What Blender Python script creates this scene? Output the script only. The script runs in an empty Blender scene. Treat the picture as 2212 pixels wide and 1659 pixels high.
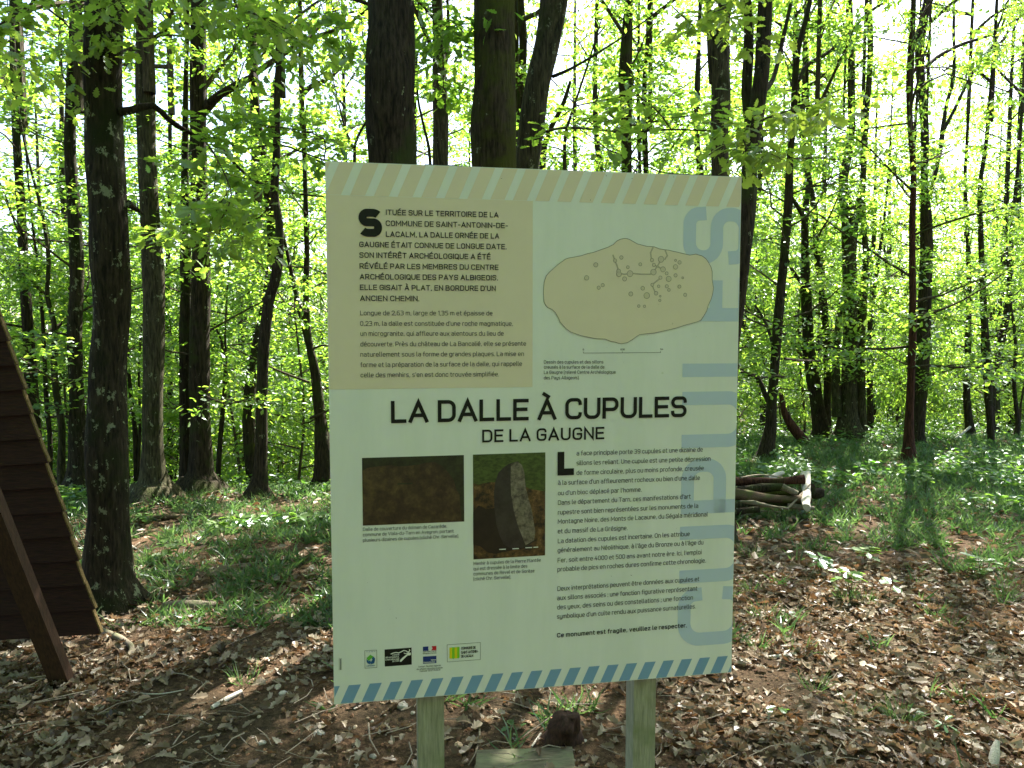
import bpy, math, random
import numpy as np
from mathutils import Vector, Matrix
R = math.radians
rng = np.random.default_rng(7)
random.seed(7)
scn = bpy.context.scene
C = scn.collection

# ------------------------------------------------------------------ camera, sky, sun, exposure
EYE = 1.6
FPX = 1594.0            # focal length in pixels of a 2212 x 1659 picture
PITCH = math.atan(1594.0 / 23470.0)
cam = bpy.data.cameras.new('camera')
cam.sensor_width = 36.0
cam.lens = 36.0 * FPX / 2212.0
cam.clip_start = 0.05
cam.clip_end = 1500
camo = bpy.data.objects.new('camera', cam)
camo.location = (0, 0, EYE)
camo.rotation_euler = (R(90) - PITCH, 0, 0)
C.objects.link(camo)
scn.camera = camo

SUN_EL, SUN_AZ = 50.0, 27.0
SUN_STRENGTH, SKY_STRENGTH, EXPOSURE = 5.0, 0.085, 2.7
world = bpy.data.worlds.new('World')
scn.world = world
world.use_nodes = True
wn = world.node_tree
sky = wn.nodes.new('ShaderNodeTexSky')
sky.sky_type = 'NISHITA'
sky.sun_disc = False
sky.sun_elevation = R(SUN_EL)
sky.sun_rotation = R(SUN_AZ)
sky.dust_density = 2.0
sky.air_density = 1.0
wn.links.new(sky.outputs[0], wn.nodes['Background'].inputs[0])
wn.nodes['Background'].inputs[1].default_value = SKY_STRENGTH
sl = bpy.data.lights.new('sun', 'SUN')
sl.energy = SUN_STRENGTH
sl.angle = R(0.53)
sl.color = (1.0, 0.95, 0.87)
so = bpy.data.objects.new('sun', sl)
sdir = Vector((math.sin(R(SUN_AZ)) * math.cos(R(SUN_EL)), math.cos(R(SUN_AZ)) * math.cos(R(SUN_EL)), math.sin(R(SUN_EL))))
so.rotation_euler = (-sdir).to_track_quat('-Z', 'Y').to_euler()
so.location = (5, 5, 20)
C.objects.link(so)
vs = scn.view_settings
vs.view_transform = 'Standard'
vs.look = 'None'
vs.gamma = 1.0
vs.exposure = EXPOSURE
vs.use_curve_mapping = False
scn.render.engine = 'CYCLES'
cy = scn.cycles
cy.max_bounces = 8
cy.diffuse_bounces = 4
cy.transmission_bounces = 6
cy.glossy_bounces = 2
cy.caustics_reflective = False
cy.caustics_refractive = False

# ------------------------------------------------------------------ geometry helpers
cp, sp = math.cos(PITCH), math.sin(PITCH)


def ray(px, py):
    """direction of the sight line through picture point (px, py), scaled so that its y is 1"""
    x = (px - 1106.0) / FPX
    v = (829.5 - py) / FPX
    y = cp + v * sp
    z = v * cp - sp
    return x / y, z / y


def P(px, py, d):
    x, z = ray(px, py)
    return Vector((x * d, d, EYE + z * d))


_T = rng.random((64, 64))


def vnoise(x, y):
    x = np.asarray(x, float); y = np.asarray(y, float)
    xi = np.floor(x).astype(int); yi = np.floor(y).astype(int)
    fx = x - xi; fy = y - yi
    fx = fx * fx * (3 - 2 * fx); fy = fy * fy * (3 - 2 * fy)
    a = _T[xi % 64, yi % 64]; b = _T[(xi + 1) % 64, yi % 64]
    c = _T[xi % 64, (yi + 1) % 64]; d = _T[(xi + 1) % 64, (yi + 1) % 64]
    return (a * (1 - fx) + b * fx) * (1 - fy) + (c * (1 - fx) + d * fx) * fy


def terrain(x, y):
    x = np.asarray(x, float); y = np.asarray(y, float)
    t = 1 / (1 + np.exp(-(x - 0.5) * 1.0))
    dc = 7.9 + 4.0 * t
    s = 0.30 - 0.12 * t
    d = np.hypot(x * 0.35, y) * np.sign(y)
    k = 0.7
    e = np.clip((d - dc) / k, -30, 30)
    drop = s * k * np.log1p(np.exp(e))
    drop = np.where((d - dc) / k > 29, s * (d - dc), drop)
    drop = 9.0 * (1 - np.exp(-drop / 9.0))
    n = 0.07 * (vnoise(x * 0.7 + 9, y * 0.7 + 3) - .5) + 0.03 * (vnoise(x * 2.3, y * 2.3) - .5)
    return n - drop


def tz(x, y):
    return float(terrain(x, y))


def G(px, py, dmax=60.0):
    x, z = ray(px, py)
    d = 1.5
    while d < dmax:
        if EYE + z * d <= tz(x * d, d):
            lo, hi = d - 0.1, d
            for _ in range(12):
                m = (lo + hi) / 2
                if EYE + z * m <= tz(x * m, m): hi = m
                else: lo = m
            return Vector((x * hi, hi, tz(x * hi, hi)))
        d += 0.1
    return None


def new_mesh(name, verts, faces, mats, mat_idx=None, attrs=None, smooth=False):
    """verts (N,3); faces a list of (K,n) int arrays with n = 3 or 4 vertices per face"""
    verts = np.asarray(verts, np.float32).reshape(-1, 3)
    faces = [np.asarray(f, np.int32) for f in faces if len(f)]
    me = bpy.data.meshes.new(name)
    me.vertices.add(len(verts))
    me.vertices.foreach_set('co', verts.ravel())
    loops = np.concatenate([f.ravel() for f in faces])
    counts = np.concatenate([np.full(len(f), f.shape[1], np.int32) for f in faces])
    me.loops.add(len(loops))
    me.loops.foreach_set('vertex_index', loops)
    me.polygons.add(len(counts))
    starts = np.concatenate([[0], np.cumsum(counts)[:-1]]).astype(np.int32)
    me.polygons.foreach_set('loop_start', starts)
    if mat_idx is not None:
        me.polygons.foreach_set('material_index', np.asarray(mat_idx, np.int32))
    me.polygons.foreach_set('use_smooth', np.full(len(counts), smooth))
    for m in (mats if isinstance(mats, (list, tuple)) else [mats]):
        me.materials.append(m)
    for k, v in (attrs or {}).items():
        a = me.attributes.new(k, 'FLOAT', 'POINT')
        a.data.foreach_set('value', np.asarray(v, np.float32))
    me.update(calc_edges=True)
    me.validate()
    return me


class MB:
    """collects shapes, then becomes one mesh"""
    def __init__(s):
        s.v = []; s.f3 = []; s.f4 = []; s.m3 = []; s.m4 = []; s.t = []; s.n = 0

    def add(s, v, f, mi=0, tint=0.5):
        v = np.asarray(v, float).reshape(-1, 3)
        f = np.asarray(f, int)
        s.v.append(v)
        s.t.append(np.broadcast_to(np.asarray(tint, float), (len(v),)))
        if f.shape[1] == 3:
            s.f3.append(f + s.n); s.m3.append(np.full(len(f), mi))
        else:
            s.f4.append(f + s.n); s.m4.append(np.full(len(f), mi))
        s.n += len(v)

    def mesh(s, name, mats, smooth=False):
        fs, ms = [], []
        if s.f3: fs.append(np.concatenate(s.f3)); ms.append(np.concatenate(s.m3))
        if s.f4: fs.append(np.concatenate(s.f4)); ms.append(np.concatenate(s.m4))
        return new_mesh(name, np.concatenate(s.v), fs, mats, np.concatenate(ms), {'tint': np.concatenate(s.t)}, smooth)

    def tube(s, pts, rad, n=8, mi=0, tint=0.5, rough=0.0, cap=True, sx=1.0):
        pts = np.asarray(pts, float); rad = np.asarray(rad, float)
        m = len(pts)
        tan = np.gradient(pts, axis=0)
        tan /= np.linalg.norm(tan, axis=1)[:, None] + 1e-9
        ref = np.array([0, 0, 1.0]) if abs(tan[0, 2]) < 0.8 else np.array([0, 1.0, 0])
        a = np.cross(tan, ref); a /= np.linalg.norm(a, axis=1)[:, None] + 1e-9
        b = np.cross(tan, a)
        th = np.linspace(0, 2 * np.pi, n, endpoint=False)
        rr = rad[:, None] * np.ones(n)[None]
        if rough:
            o = rng.random(2) * 50
            lump = vnoise(np.cos(th)[None] * 1.3 + o[0] + 0 * rr, np.arange(m)[:, None] * .35 + np.sin(th)[None] * 1.3 + o[1]) - .5
            ridge = vnoise(th[None] * n / 6.28 * .5 + o[1] + 0 * rr, np.arange(m)[:, None] * .22 + o[0]) - .5
            rr = rr * (1 + rough * (1.3 * lump + .8 * ridge))
        v = pts[:, None] + rr[..., None] * (np.cos(th)[None, :, None] * a[:, None] + np.sin(th)[None, :, None] * b[:, None] * sx)
        i = np.arange(m - 1)[:, None] * n; j = np.arange(n)[None]; k = (np.arange(n)[None] + 1) % n
        f = np.stack([i + j, i + n + j, i + n + k, i + k], -1).reshape(-1, 4)
        s.add(v.reshape(-1, 3), f, mi, tint)
        if cap:
            for e, fl in ((0, 1), (m - 1, 0)):
                ring = v[e]; cpt = pts[e]
                vv = np.vstack([ring, cpt])
                idx = np.arange(n); nx = (idx + 1) % n
                ff = np.stack([idx, nx, np.full(n, n)], 1) if not fl else np.stack([nx, idx, np.full(n, n)], 1)
                s.add(vv, ff, mi, tint)

    def box(s, o, ux, uy, uz, mi=0, tint=0.5):
        """box from corner o along three vectors"""
        o, ux, uy, uz = [np.array(q, float) for q in (o, ux, uy, uz)]
        v = [o, o + ux, o + ux + uy, o + uy, o + uz, o + ux + uz, o + ux + uy + uz, o + uy + uz]
        s.add(v, [[0, 3, 2, 1], [4, 5, 6, 7], [0, 1, 5, 4], [1, 2, 6, 5], [2, 3, 7, 6], [3, 0, 4, 7]], mi, tint)


def smooth_path(pts, rad, step):
    """Catmull-Rom through the points"""
    pts = np.asarray(pts, float); rad = np.asarray(rad, float)
    q = np.vstack([2 * pts[0] - pts[1], pts, 2 * pts[-1] - pts[-2]])
    op, orr = [], []
    for i in range(len(pts) - 1):
        p0, p1, p2, p3 = q[i:i + 4]
        n = max(2, int(np.linalg.norm(p2 - p1) / step))
        for t in np.arange(n) / n:
            op.append(.5 * (2 * p1 + (p2 - p0) * t + (2 * p0 - 5 * p1 + 4 * p2 - p3) * t * t + (3 * p1 - p0 - 3 * p2 + p3) * t ** 3))
            orr.append(rad[i] * (1 - t) + rad[i + 1] * t)
    op.append(pts[-1]); orr.append(rad[-1])
    return np.array(op), np.array(orr)


def link(name, me, parent=None, loc=None):
    o = bpy.data.objects.new(name, me)
    C.objects.link(o)
    if parent is not None: o.parent = parent
    if loc is not None: o.location = loc
    return o


def tag(o, label=None, cat=None, group=None, kind=None):
    if label: o['label'] = label
    if cat: o['category'] = cat
    if group: o['group'] = group
    if kind: o['kind'] = kind
    return o


def empty(name, loc, label=None, cat=None, group=None):
    o = bpy.data.objects.new(name, None)
    o.empty_display_size = .1
    o.location = loc
    C.objects.link(o)
    return tag(o, label, cat, group)


# ------------------------------------------------------------------ materials
def mat(name):
    m = bpy.data.materials.new(name)
    m.use_nodes = True
    nt = m.node_tree
    return m, nt, nt.nodes, nt.links, nt.nodes['Principled BSDF']


def ramp(nd, ln, src, stops):
    r = nd.new('ShaderNodeValToRGB')
    e = r.color_ramp.elements
    while len(e) < len(stops): e.new(0.5)
    for i, (p, c) in enumerate(stops):
        e[i].position = p; e[i].color = (*c, 1)
    ln.new(src, r.inputs[0])
    return r


def noise(nd, ln, scale, detail=4, rough=.6, coords=None, vec_scale=None):
    n = nd.new('ShaderNodeTexNoise')
    n.inputs['Scale'].default_value = scale
    n.inputs['Detail'].default_value = detail
    n.inputs['Roughness'].default_value = rough
    tc = nd.new('ShaderNodeTexCoord')
    src = tc.outputs['Object']
    if vec_scale:
        mp = nd.new('ShaderNodeMapping'); mp.inputs['Scale'].default_value = vec_scale
        ln.new(src, mp.inputs[0]); src = mp.outputs[0]
    ln.new(src, n.inputs['Vector'])
    return n


def mixc(nd, ln, fac, a, b, mode='MIX'):
    m = nd.new('ShaderNodeMix'); m.data_type = 'RGBA'; m.blend_type = mode
    if isinstance(fac, (int, float)): m.inputs[0].default_value = fac
    else: ln.new(fac, m.inputs[0])
    for i, q in ((6, a), (7, b)):
        if isinstance(q, tuple): m.inputs[i].default_value = (*q, 1)
        else: ln.new(q, m.inputs[i])
    return m.outputs[2]


def bump(nd, ln, b, h, strength, dist):
    n = nd.new('ShaderNodeBump')
    n.inputs['Strength'].default_value = strength
    n.inputs['Distance'].default_value = dist
    ln.new(h, n.inputs['Height']); ln.new(n.outputs[0], b.inputs['Normal'])


def bark_mat(name, dark, light, moss=(.035, .045, .012), lichen=.55, mossy=.5, fur=60):
    m, nt, nd, ln, b = mat(name)
    f = noise(nd, ln, fur, 5, .65, vec_scale=(1, 1, .13))
    col = ramp(nd, ln, f.outputs[0], [(.36, dark), (.62, light)]).outputs[0]
    n2 = noise(nd, ln, 3.2, 4, .6)
    mo = ramp(nd, ln, n2.outputs[0], [(mossy, (0, 0, 0)), (mossy + .15, (1, 1, 1))])
    col = mixc(nd, ln, mo.outputs[0], col, moss)
    n3 = noise(nd, ln, 13, 5, .75, vec_scale=(1, 1, .7))
    li = ramp(nd, ln, n3.outputs[0], [(lichen + .09, (0, 0, 0)), (lichen + .12, (1, 1, 1))])
    col = mixc(nd, ln, li.outputs[0], col, (.20, .22, .13))
    ln.new(col, b.inputs['Base Color'])
    b.inputs['Roughness'].default_value = .95
    b.inputs['Specular IOR Level'].default_value = .15
    bump(nd, ln, b, f.outputs[0], 1.0, .022)
    return m


def leaf_mat(name, stops, tstops, trans=.5, gloss=.07):
    m, nt, nd, ln, b = mat(name)
    nd.remove(b)
    at = nd.new('ShaderNodeAttribute'); at.attribute_name = 'tint'
    c1 = ramp(nd, ln, at.outputs['Fac'], stops); c2 = ramp(nd, ln, at.outputs['Fac'], tstops)
    d = nd.new('ShaderNodeBsdfDiffuse'); t = nd.new('ShaderNodeBsdfTranslucent'); g = nd.new('ShaderNodeBsdfGlossy')
    g.inputs['Roughness'].default_value = .38
    g.inputs['Color'].default_value = (.9, .95, 1, 1)
    ln.new(c1.outputs[0], d.inputs[0]); ln.new(c2.outputs[0], t.inputs[0])
    a = nd.new('ShaderNodeMixShader'); a.inputs[0].default_value = trans
    ln.new(d.outputs[0], a.inputs[1]); ln.new(t.outputs[0], a.inputs[2])
    a2 = nd.new('ShaderNodeMixShader'); a2.inputs[0].default_value = gloss
    ln.new(a.outputs[0], a2.inputs[1]); ln.new(g.outputs[0], a2.inputs[2])
    ln.new(a2.outputs[0], nd['Material Output'].inputs[0])
    return m


def wood_mat(name, c1, c2, vec_scale, rough=.8, blot=None):
    m, nt, nd, ln, b = mat(name)
    f = noise(nd, ln, 20, 6, .65, vec_scale=vec_scale)
    col = ramp(nd, ln, f.outputs[0], [(.3, c1), (.7, c2)]).outputs[0]
    if blot:
        n2 = noise(nd, ln, 9, 3, .6)
        r2 = ramp(nd, ln, n2.outputs[0], [(.5, (0, 0, 0)), (.7, (1, 1, 1))])
        col = mixc(nd, ln, r2.outputs[0], col, blot)
    ln.new(col, b.inputs['Base Color'])
    b.inputs['Roughness'].default_value = rough
    b.inputs['Specular IOR Level'].default_value = .25
    bump(nd, ln, b, f.outputs[0], .5, .004)
    return m


def flat_mat(name, col, rough=.55, var=.0):
    m, nt, nd, ln, b = mat(name)
    if var:
        n = noise(nd, ln, 5, 5, .7)
        lo = tuple(c * (1 - var) for c in col)
        ln.new(ramp(nd, ln, n.outputs[0], [(.3, lo), (.6, col)]).outputs[0], b.inputs['Base Color'])
    else:
        b.inputs['Base Color'].default_value = (*col, 1)
    b.inputs['Roughness'].default_value = rough
    b.inputs['Specular IOR Level'].default_value = .2
    return m


M = {}
M['bark'] = bark_mat('oak bark', (.010, .008, .005), (.050, .038, .024))
M['bark_spotted'] = bark_mat('spotted bark', (.010, .008, .005), (.048, .038, .022), moss=(.018, .022, .006), lichen=.50)
M['bark_moss'] = bark_mat('mossy bark', (.012, .009, .005), (.060, .045, .026), moss=(.05, .055, .008), mossy=.42)
M['bark_pale'] = bark_mat('grey green bark', (.016, .014, .009), (.080, .070, .038), moss=(.03, .036, .010), mossy=.5, lichen=.52)
M['bark_red'] = bark_mat('reddish bark', (.02, .009, .006), (.08, .035, .022), mossy=.62, lichen=.6)
M['twig'] = bark_mat('twig bark', (.03, .024, .015), (.10, .08, .05), mossy=.6)
GREEN = [(0, (.035, .085, .012)), (.5, (.055, .120, .016)), (1, (.090, .150, .020))]
GREENT = [(0, (.16, .40, .03)), (.5, (.34, .60, .05)), (1, (.54, .72, .08))]
M['leaf'] = leaf_mat('oak leaf', GREEN, GREENT)
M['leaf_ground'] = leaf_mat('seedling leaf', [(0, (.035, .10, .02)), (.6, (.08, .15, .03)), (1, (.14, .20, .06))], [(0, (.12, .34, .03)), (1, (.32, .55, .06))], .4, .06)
M['grass'] = leaf_mat('grass blade', [(0, (.035, .075, .025)), (1, (.10, .14, .055))], [(0, (.07, .19, .035)), (1, (.19, .31, .08))], .4, .03)
M['litter'] = leaf_mat('fallen leaf', [(0, (.03, .022, .013)), (.25, (.095, .060, .034)), (.55, (.20, .155, .10)), (1, (.37, .325, .245))],
                       [(0, (.09, .045, .015)), (.4, (.24, .12, .05)), (1, (.36, .26, .15))], .25, .02)

# ground material: reddish soil, dark humus, crumbs
m, nt, nd, ln, b = mat('forest soil')
n1 = noise(nd, ln, 1.3, 5, .6); n2 = noise(nd, ln, 45, 6, .75); n3 = noise(nd, ln, 150, 3, .6)
c1 = ramp(nd, ln, n2.outputs[0], [(.3, (.028, .018, .011)), (.5, (.085, .050, .028)), (.68, (.21, .135, .08))]).outputs[0]
c2 = ramp(nd, ln, n2.outputs[0], [(.3, (.018, .013, .008)), (.7, (.10, .07, .04))]).outputs[0]
col = mixc(nd, ln, ramp(nd, ln, n1.outputs[0], [(.40, (1, 1, 1)), (.58, (0, 0, 0))]).outputs[0], c2, c1)
cr = ramp(nd, ln, n3.outputs[0], [(.66, (0, 0, 0)), (.7, (1, 1, 1))])
col = mixc(nd, ln, cr.outputs[0], col, (.33, .24, .15))
ln.new(col, b.inputs['Base Color']); b.inputs['Roughness'].default_value = .95
b.inputs['Specular IOR Level'].default_value = .1
bump(nd, ln, b, n2.outputs[0], 1.0, .02)
M['soil'] = m

m, nt, nd, ln, b = mat('painted panel')
n1 = noise(nd, ln, 2.2, 5, .7, vec_scale=(3, 3, .5)); n2 = noise(nd, ln, 55, 4, .7)
c1 = ramp(nd, ln, n1.outputs[0], [(.25, (.68, .705, .71)), (.6, (.765, .775, .80))]).outputs[0]
c2 = ramp(nd, ln, n2.outputs[0], [(.70, (0, 0, 0)), (.78, (1, 1, 1))]).outputs[0]
ln.new(mixc(nd, ln, c2, c1, (.55, .58, .50)), b.inputs['Base Color'])
b.inputs['Roughness'].default_value = .38
b.inputs['Specular IOR Level'].default_value = .35
M['board'] = m
M['beige'] = flat_mat('beige print', (.74, .645, .55), .42, .04)
M['blue'] = flat_mat('blue print', (.20, .34, .56), .42)
M['pale_blue'] = flat_mat('pale blue print', (.50, .58, .76), .42)
M['ink'] = flat_mat('black ink', (.012, .012, .012), .4)
M['ink_soft'] = flat_mat('grey ink', (.05, .05, .05), .4)
M['line'] = flat_mat('grey line', (.18, .17, .15), .4)
M['post'] = wood_mat('weathered post', (.20, .20, .15), (.38, .37, .29), (9, 9, .8), .85, (.20, .22, .13))
M['plank'] = wood_mat('grey plank', (.05, .045, .028), (.16, .14, .09), (1.2, 9, 9), .9, (.14, .15, .08))
M['redwood'] = wood_mat('red brown boards', (.010, .004, .0025), (.042, .015, .008), (.8, 9, 9), .7)
M['redwood_light'] = wood_mat('brown timber', (.022, .010, .005), (.060, .028, .013), (6, 6, .8), .7)
M['edgewood_lit'] = wood_mat('lit sawn edge', (.06, .04, .014), (.19, .13, .045), (6, 6, 6), .8)  # paler wood, with the lit line of the wall edge painted in
M['deadwood'] = wood_mat('dead wood', (.06, .045, .03), (.30, .25, .18), (9, 9, 9), .9, (.10, .11, .05))
M['deadwood_pale'] = wood_mat('pale dead wood', (.28, .25, .20), (.62, .58, .50), (9, 9, 9), .9)
M['deadwood_dark'] = wood_mat('dark dead wood', (.035, .022, .014), (.15, .10, .06), (9, 9, 9), .9, (.07, .08, .02))
M['rotten'] = wood_mat('rotten red wood', (.014, .007, .005), (.060, .029, .017), (6, 6, 2), .9)
M['stone'] = flat_mat('pale stone', (.42, .38, .32), .9, .5)
M['twig_dead'] = wood_mat('dead twig', (.13, .10, .07), (.36, .30, .23), (9, 9, 9), .9)
M['metal'] = flat_mat('dark bracket', (.03, .03, .03), .5)

# ------------------------------------------------------------------ leaf templates: (verts (n,3), tri/quad faces), tip along +x, length 1
def oak_template(fold=.12, droop=.12):
    out = [(0, 0), (.10, .04), (.22, .15), (.30, .10), (.42, .26), (.52, .17), (.66, .31), (.76, .19), (.90, .20), (1.0, 0)]
    up = np.array([(x, y, fold * y * 1.5 - droop * x * x) for x, y in out])
    lo = up * [1, -1, 1]
    mid = np.array([(x, 0, -droop * x * x) for x in (0, .3, .6, 1.0)])
    v = np.vstack([up, lo, mid]); o, l, c = 0, 10, 20
    f = []
    fan = {0: 0, 1: 0, 2: 0, 3: 1, 4: 1, 5: 1, 6: 2, 7: 2, 8: 3, 9: 3}
    for side, base in ((0, o), (1, l)):
        for i in range(9):
            a, bq, cc = base + i, base + i + 1, c + fan[i + 1] if fan[i + 1] == fan[i] else c + fan[i]
            f.append((a, bq, cc) if side else (bq, a, cc))
        for i in range(9):
            if fan[i + 1] != fan[i]:
                a, bq, cc = c + fan[i], base + i + 1, c + fan[i + 1]
                f.append((a, bq, cc) if side else (bq, a, cc))
    return v, np.array(f)


def mid_template(fold=.2, droop=.15):
    v = np.array([(0, 0, 0), (.35, .20, fold * .2 - .01), (.72, .27, fold * .27 - droop * .5), (1, 0, -droop), (.72, -.27, fold * .27 - droop * .5), (.35, -.20, fold * .2 - .01)])
    return v, np.array([(0, 3, 2), (0, 2, 1), (0, 5, 4), (0, 4, 3)])


def quad_template():
    v = np.array([(0, 0, 0), (.55, .32, .05), (1, 0, -.08), (.5, -.32, .05)])
    return v, np.array([(0, 3, 2, 1)])


def grass_template():
    v = np.array([(0, -.022, 0), (0, .022, 0), (.55, .016, .10), (.55, -.016, .10), (1, 0, .02)])
    return v, np.array([(0, 1, 2), (0, 2, 3), (3, 2, 4)])


OAK, MID, QUAD = oak_template(), mid_template(), quad_template()


def place(mb, tmpl, pos, ax, nrm, size, tint, mi=0, width=1.0, curl=0.0):
    tv, tf = tmpl
    pos = np.asarray(pos, float); n = len(pos)
    if n == 0: return
    ax = ax / (np.linalg.norm(ax, axis=1)[:, None] + 1e-9)
    nrm = nrm - (nrm * ax).sum(1)[:, None] * ax
    nrm /= np.linalg.norm(nrm, axis=1)[:, None] + 1e-9
    sd = np.cross(nrm, ax)
    size = np.broadcast_to(np.asarray(size, float), (n,))
    width = np.broadcast_to(np.asarray(width, float), (n,))
    tvx = np.broadcast_to(tv[None], (n,) + tv.shape).copy()
    if np.ndim(curl) or curl:
        cu = np.broadcast_to(np.asarray(curl, float), (n,))
        tvx[..., 2] += cu[:, None] * ((tv[None, :, 0] - .5) ** 2) * 1.2 + np.abs(cu)[:, None] * tv[None, :, 1] ** 2 * 3.0
    v = pos[:, None] + size[:, None, None] * (tvx[..., 0:1] * ax[:, None] + tvx[..., 1:2] * width[:, None, None] * sd[:, None] + tvx[..., 2:3] * nrm[:, None])
    f = (tf[None] + (np.arange(n) * len(tv))[:, None, None]).reshape(-1, tf.shape[1])
    mb.add(v.reshape(-1, 3), f, mi, np.repeat(np.broadcast_to(tint, (n,)), len(tv)))


def rnd_unit(n, zlo=-1, zhi=1):
    a = rng.random(n) * 2 * np.pi
    z = rng.uniform(zlo, zhi, n)
    r = np.sqrt(np.clip(1 - z * z, 0, 1))
    return np.stack([r * np.cos(a), r * np.sin(a), z], 1)


def leaves_at(mb, tips, dirs, k, size, tmpl, mi=1, spread=.12, tint0=None, flat=.45):
    """k leaves around each twig tip, lying in a roughly level spray"""
    tips = np.repeat(np.asarray(tips), k, 0); dirs = np.repeat(np.asarray(dirs), k, 0)
    n = len(tips)
    ax = rnd_unit(n, -.45, .35) + .7 * dirs
    nr = np.array([0, 0, 1.0]) + flat * rng.normal(size=(n, 3))
    off = rng.normal(size=(n, 3)) * [spread, spread, spread * .3]
    base = rng.random(len(tips) // k)
    tint = np.clip(.25 + .5 * np.repeat(base, k) + .35 * (rng.random(n) - .4), 0, 1) if tint0 is None else np.clip(tint0 + .4 * (rng.random(n) - .5), 0, 1)
    place(mb, tmpl, tips + off, ax, nr, size * rng.uniform(.6, 1.2, n), tint, mi, rng.uniform(.75, 1.1, n))


def limb_tree(mb, base, dr, length, r0, tips, depth=0, sides=5, nsub=6, droop=.15, maxd=2, wig=.16):
    """one limb with its sub-branches; collects the twig tips"""
    dr = np.asarray(dr, float); dr = dr / np.linalg.norm(dr)
    m = 6 if depth == 0 else (5 if depth == 1 else 3)
    pts = [np.asarray(base, float)]
    d = dr.copy()
    for i in range(m - 1):
        d = d + rng.normal(size=3) * wig
        d[2] -= droop * .3 if depth else -.04
        d /= np.linalg.norm(d)
        pts.append(pts[-1] + d * length / (m - 1))
    pts = np.array(pts)
    mb.tube(pts, np.linspace(r0, r0 * .35, m), sides if depth == 0 else (4 if depth == 1 else 3), 0, .5, cap=False)
    if depth >= maxd:
        tips.append((pts[-1], d)); tips.append((pts[-2], d))
        return
    if depth == maxd - 1:
        tips.append((pts[-1], d))
    for i in range(nsub):
        t = .22 + .76 * (i + rng.random() * .6) / nsub
        k = t * (m - 1); a = min(int(k), m - 2)
        p = pts[a] * (1 - (k - a)) + pts[a + 1] * (k - a)
        td = pts[a + 1] - pts[a]; td /= np.linalg.norm(td)
        sd = rnd_unit(1, -.35, .45)[0]
        sd = sd - sd.dot(td) * td; sd /= np.linalg.norm(sd) + 1e-9
        nd_ = td * rng.uniform(.3, .9) + sd
        limb_tree(mb, p, nd_, length * rng.uniform(.35, .55) * (1.15 - .5 * t), r0 * .45 * (1 - .5 * t), tips, depth + 1, sides, max(3, nsub - 1), droop, maxd, wig)


def make_crown(h0, h1, rad, nl, k, size, tmpl, nsub=5, r0=.035, low=.6, spread=.14, rise=.45, stem=True):
    mb = MB(); tips = []
    if stem:
        hh = np.linspace(h0 - .3, h1, 9)
        mb.tube(np.stack([0 * hh, 0 * hh, hh], 1), np.linspace(r0 * 1.6, .008, 9), 6, 0, .5, cap=False)
    for i in range(nl):
        t = (i + rng.random() * .8) / nl
        h = h0 + (h1 - h0) * t
        az = i * 2.4 + rng.normal() * .4
        prof = low + (1 - low) * math.sin(min(1, t * 1.6) * math.pi / 2) if t < .6 else 1.0 - (t - .6) * 1.5
        L = rad * max(.25, prof) * rng.uniform(.75, 1.15)
        rs = rise * rng.uniform(.3, 1.5)
        limb_tree(mb, (0, 0, h), (math.cos(az), math.sin(az), rs), L, r0 * (1.1 - .6 * t), tips, nsub=nsub)
    tp = np.array([t[0] for t in tips]); dr = np.array([t[1] for t in tips])
    leaves_at(mb, tp, dr, k, size, tmpl, 1, spread)
    return mb


# ------------------------------------------------------------------ the ground
gx = np.concatenate([np.linspace(-120, -14, 28)[:-1], np.linspace(-14, 14, 281), np.linspace(14, 120, 28)[1:]])
gy = np.concatenate([np.linspace(-40, -1, 20)[:-1], np.linspace(-1, 20, 211), np.linspace(20, 60, 81)[1:], np.linspace(60, 200, 30)[1:]])
XX, YY = np.meshgrid(gx, gy)
ZZ = terrain(XX, YY) + .012 * (vnoise(XX * 9, YY * 9) - .5)
nx_, ny_ = len(gx), len(gy)
ii = (np.arange(ny_ - 1)[:, None] * nx_ + np.arange(nx_ - 1)[None]).ravel()
gm = new_mesh('ground', np.stack([XX, YY, ZZ], -1), [np.stack([ii, ii + 1, ii + nx_ + 1, ii + nx_], 1)], M['soil'], smooth=True)
tag(link('ground', gm), kind='structure')

# ------------------------------------------------------------------ trees standing where the photograph has them
crown_protos = []
for q in range(4):
    mbx = make_crown(0.0, rng.uniform(7.5, 9), rng.uniform(2.3, 2.9), 16, 6, .095, MID, nsub=5, r0=.04)
    crown_protos.append(mbx.mesh('oak_crown', [M['twig'], M['leaf']]))
low_protos = []
for q in range(4):
    mbx = make_crown(.9, rng.uniform(4.6, 6.0), rng.uniform(1.1, 1.7), 15, 8, .085, MID, nsub=4, r0=.018, low=.75, spread=.11, rise=.22, stem=False)
    low_protos.append(mbx.mesh('low_crown', [M['twig'], M['leaf']]))
print('crown faces', [len(c.polygons) for c in crown_protos])


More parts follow.
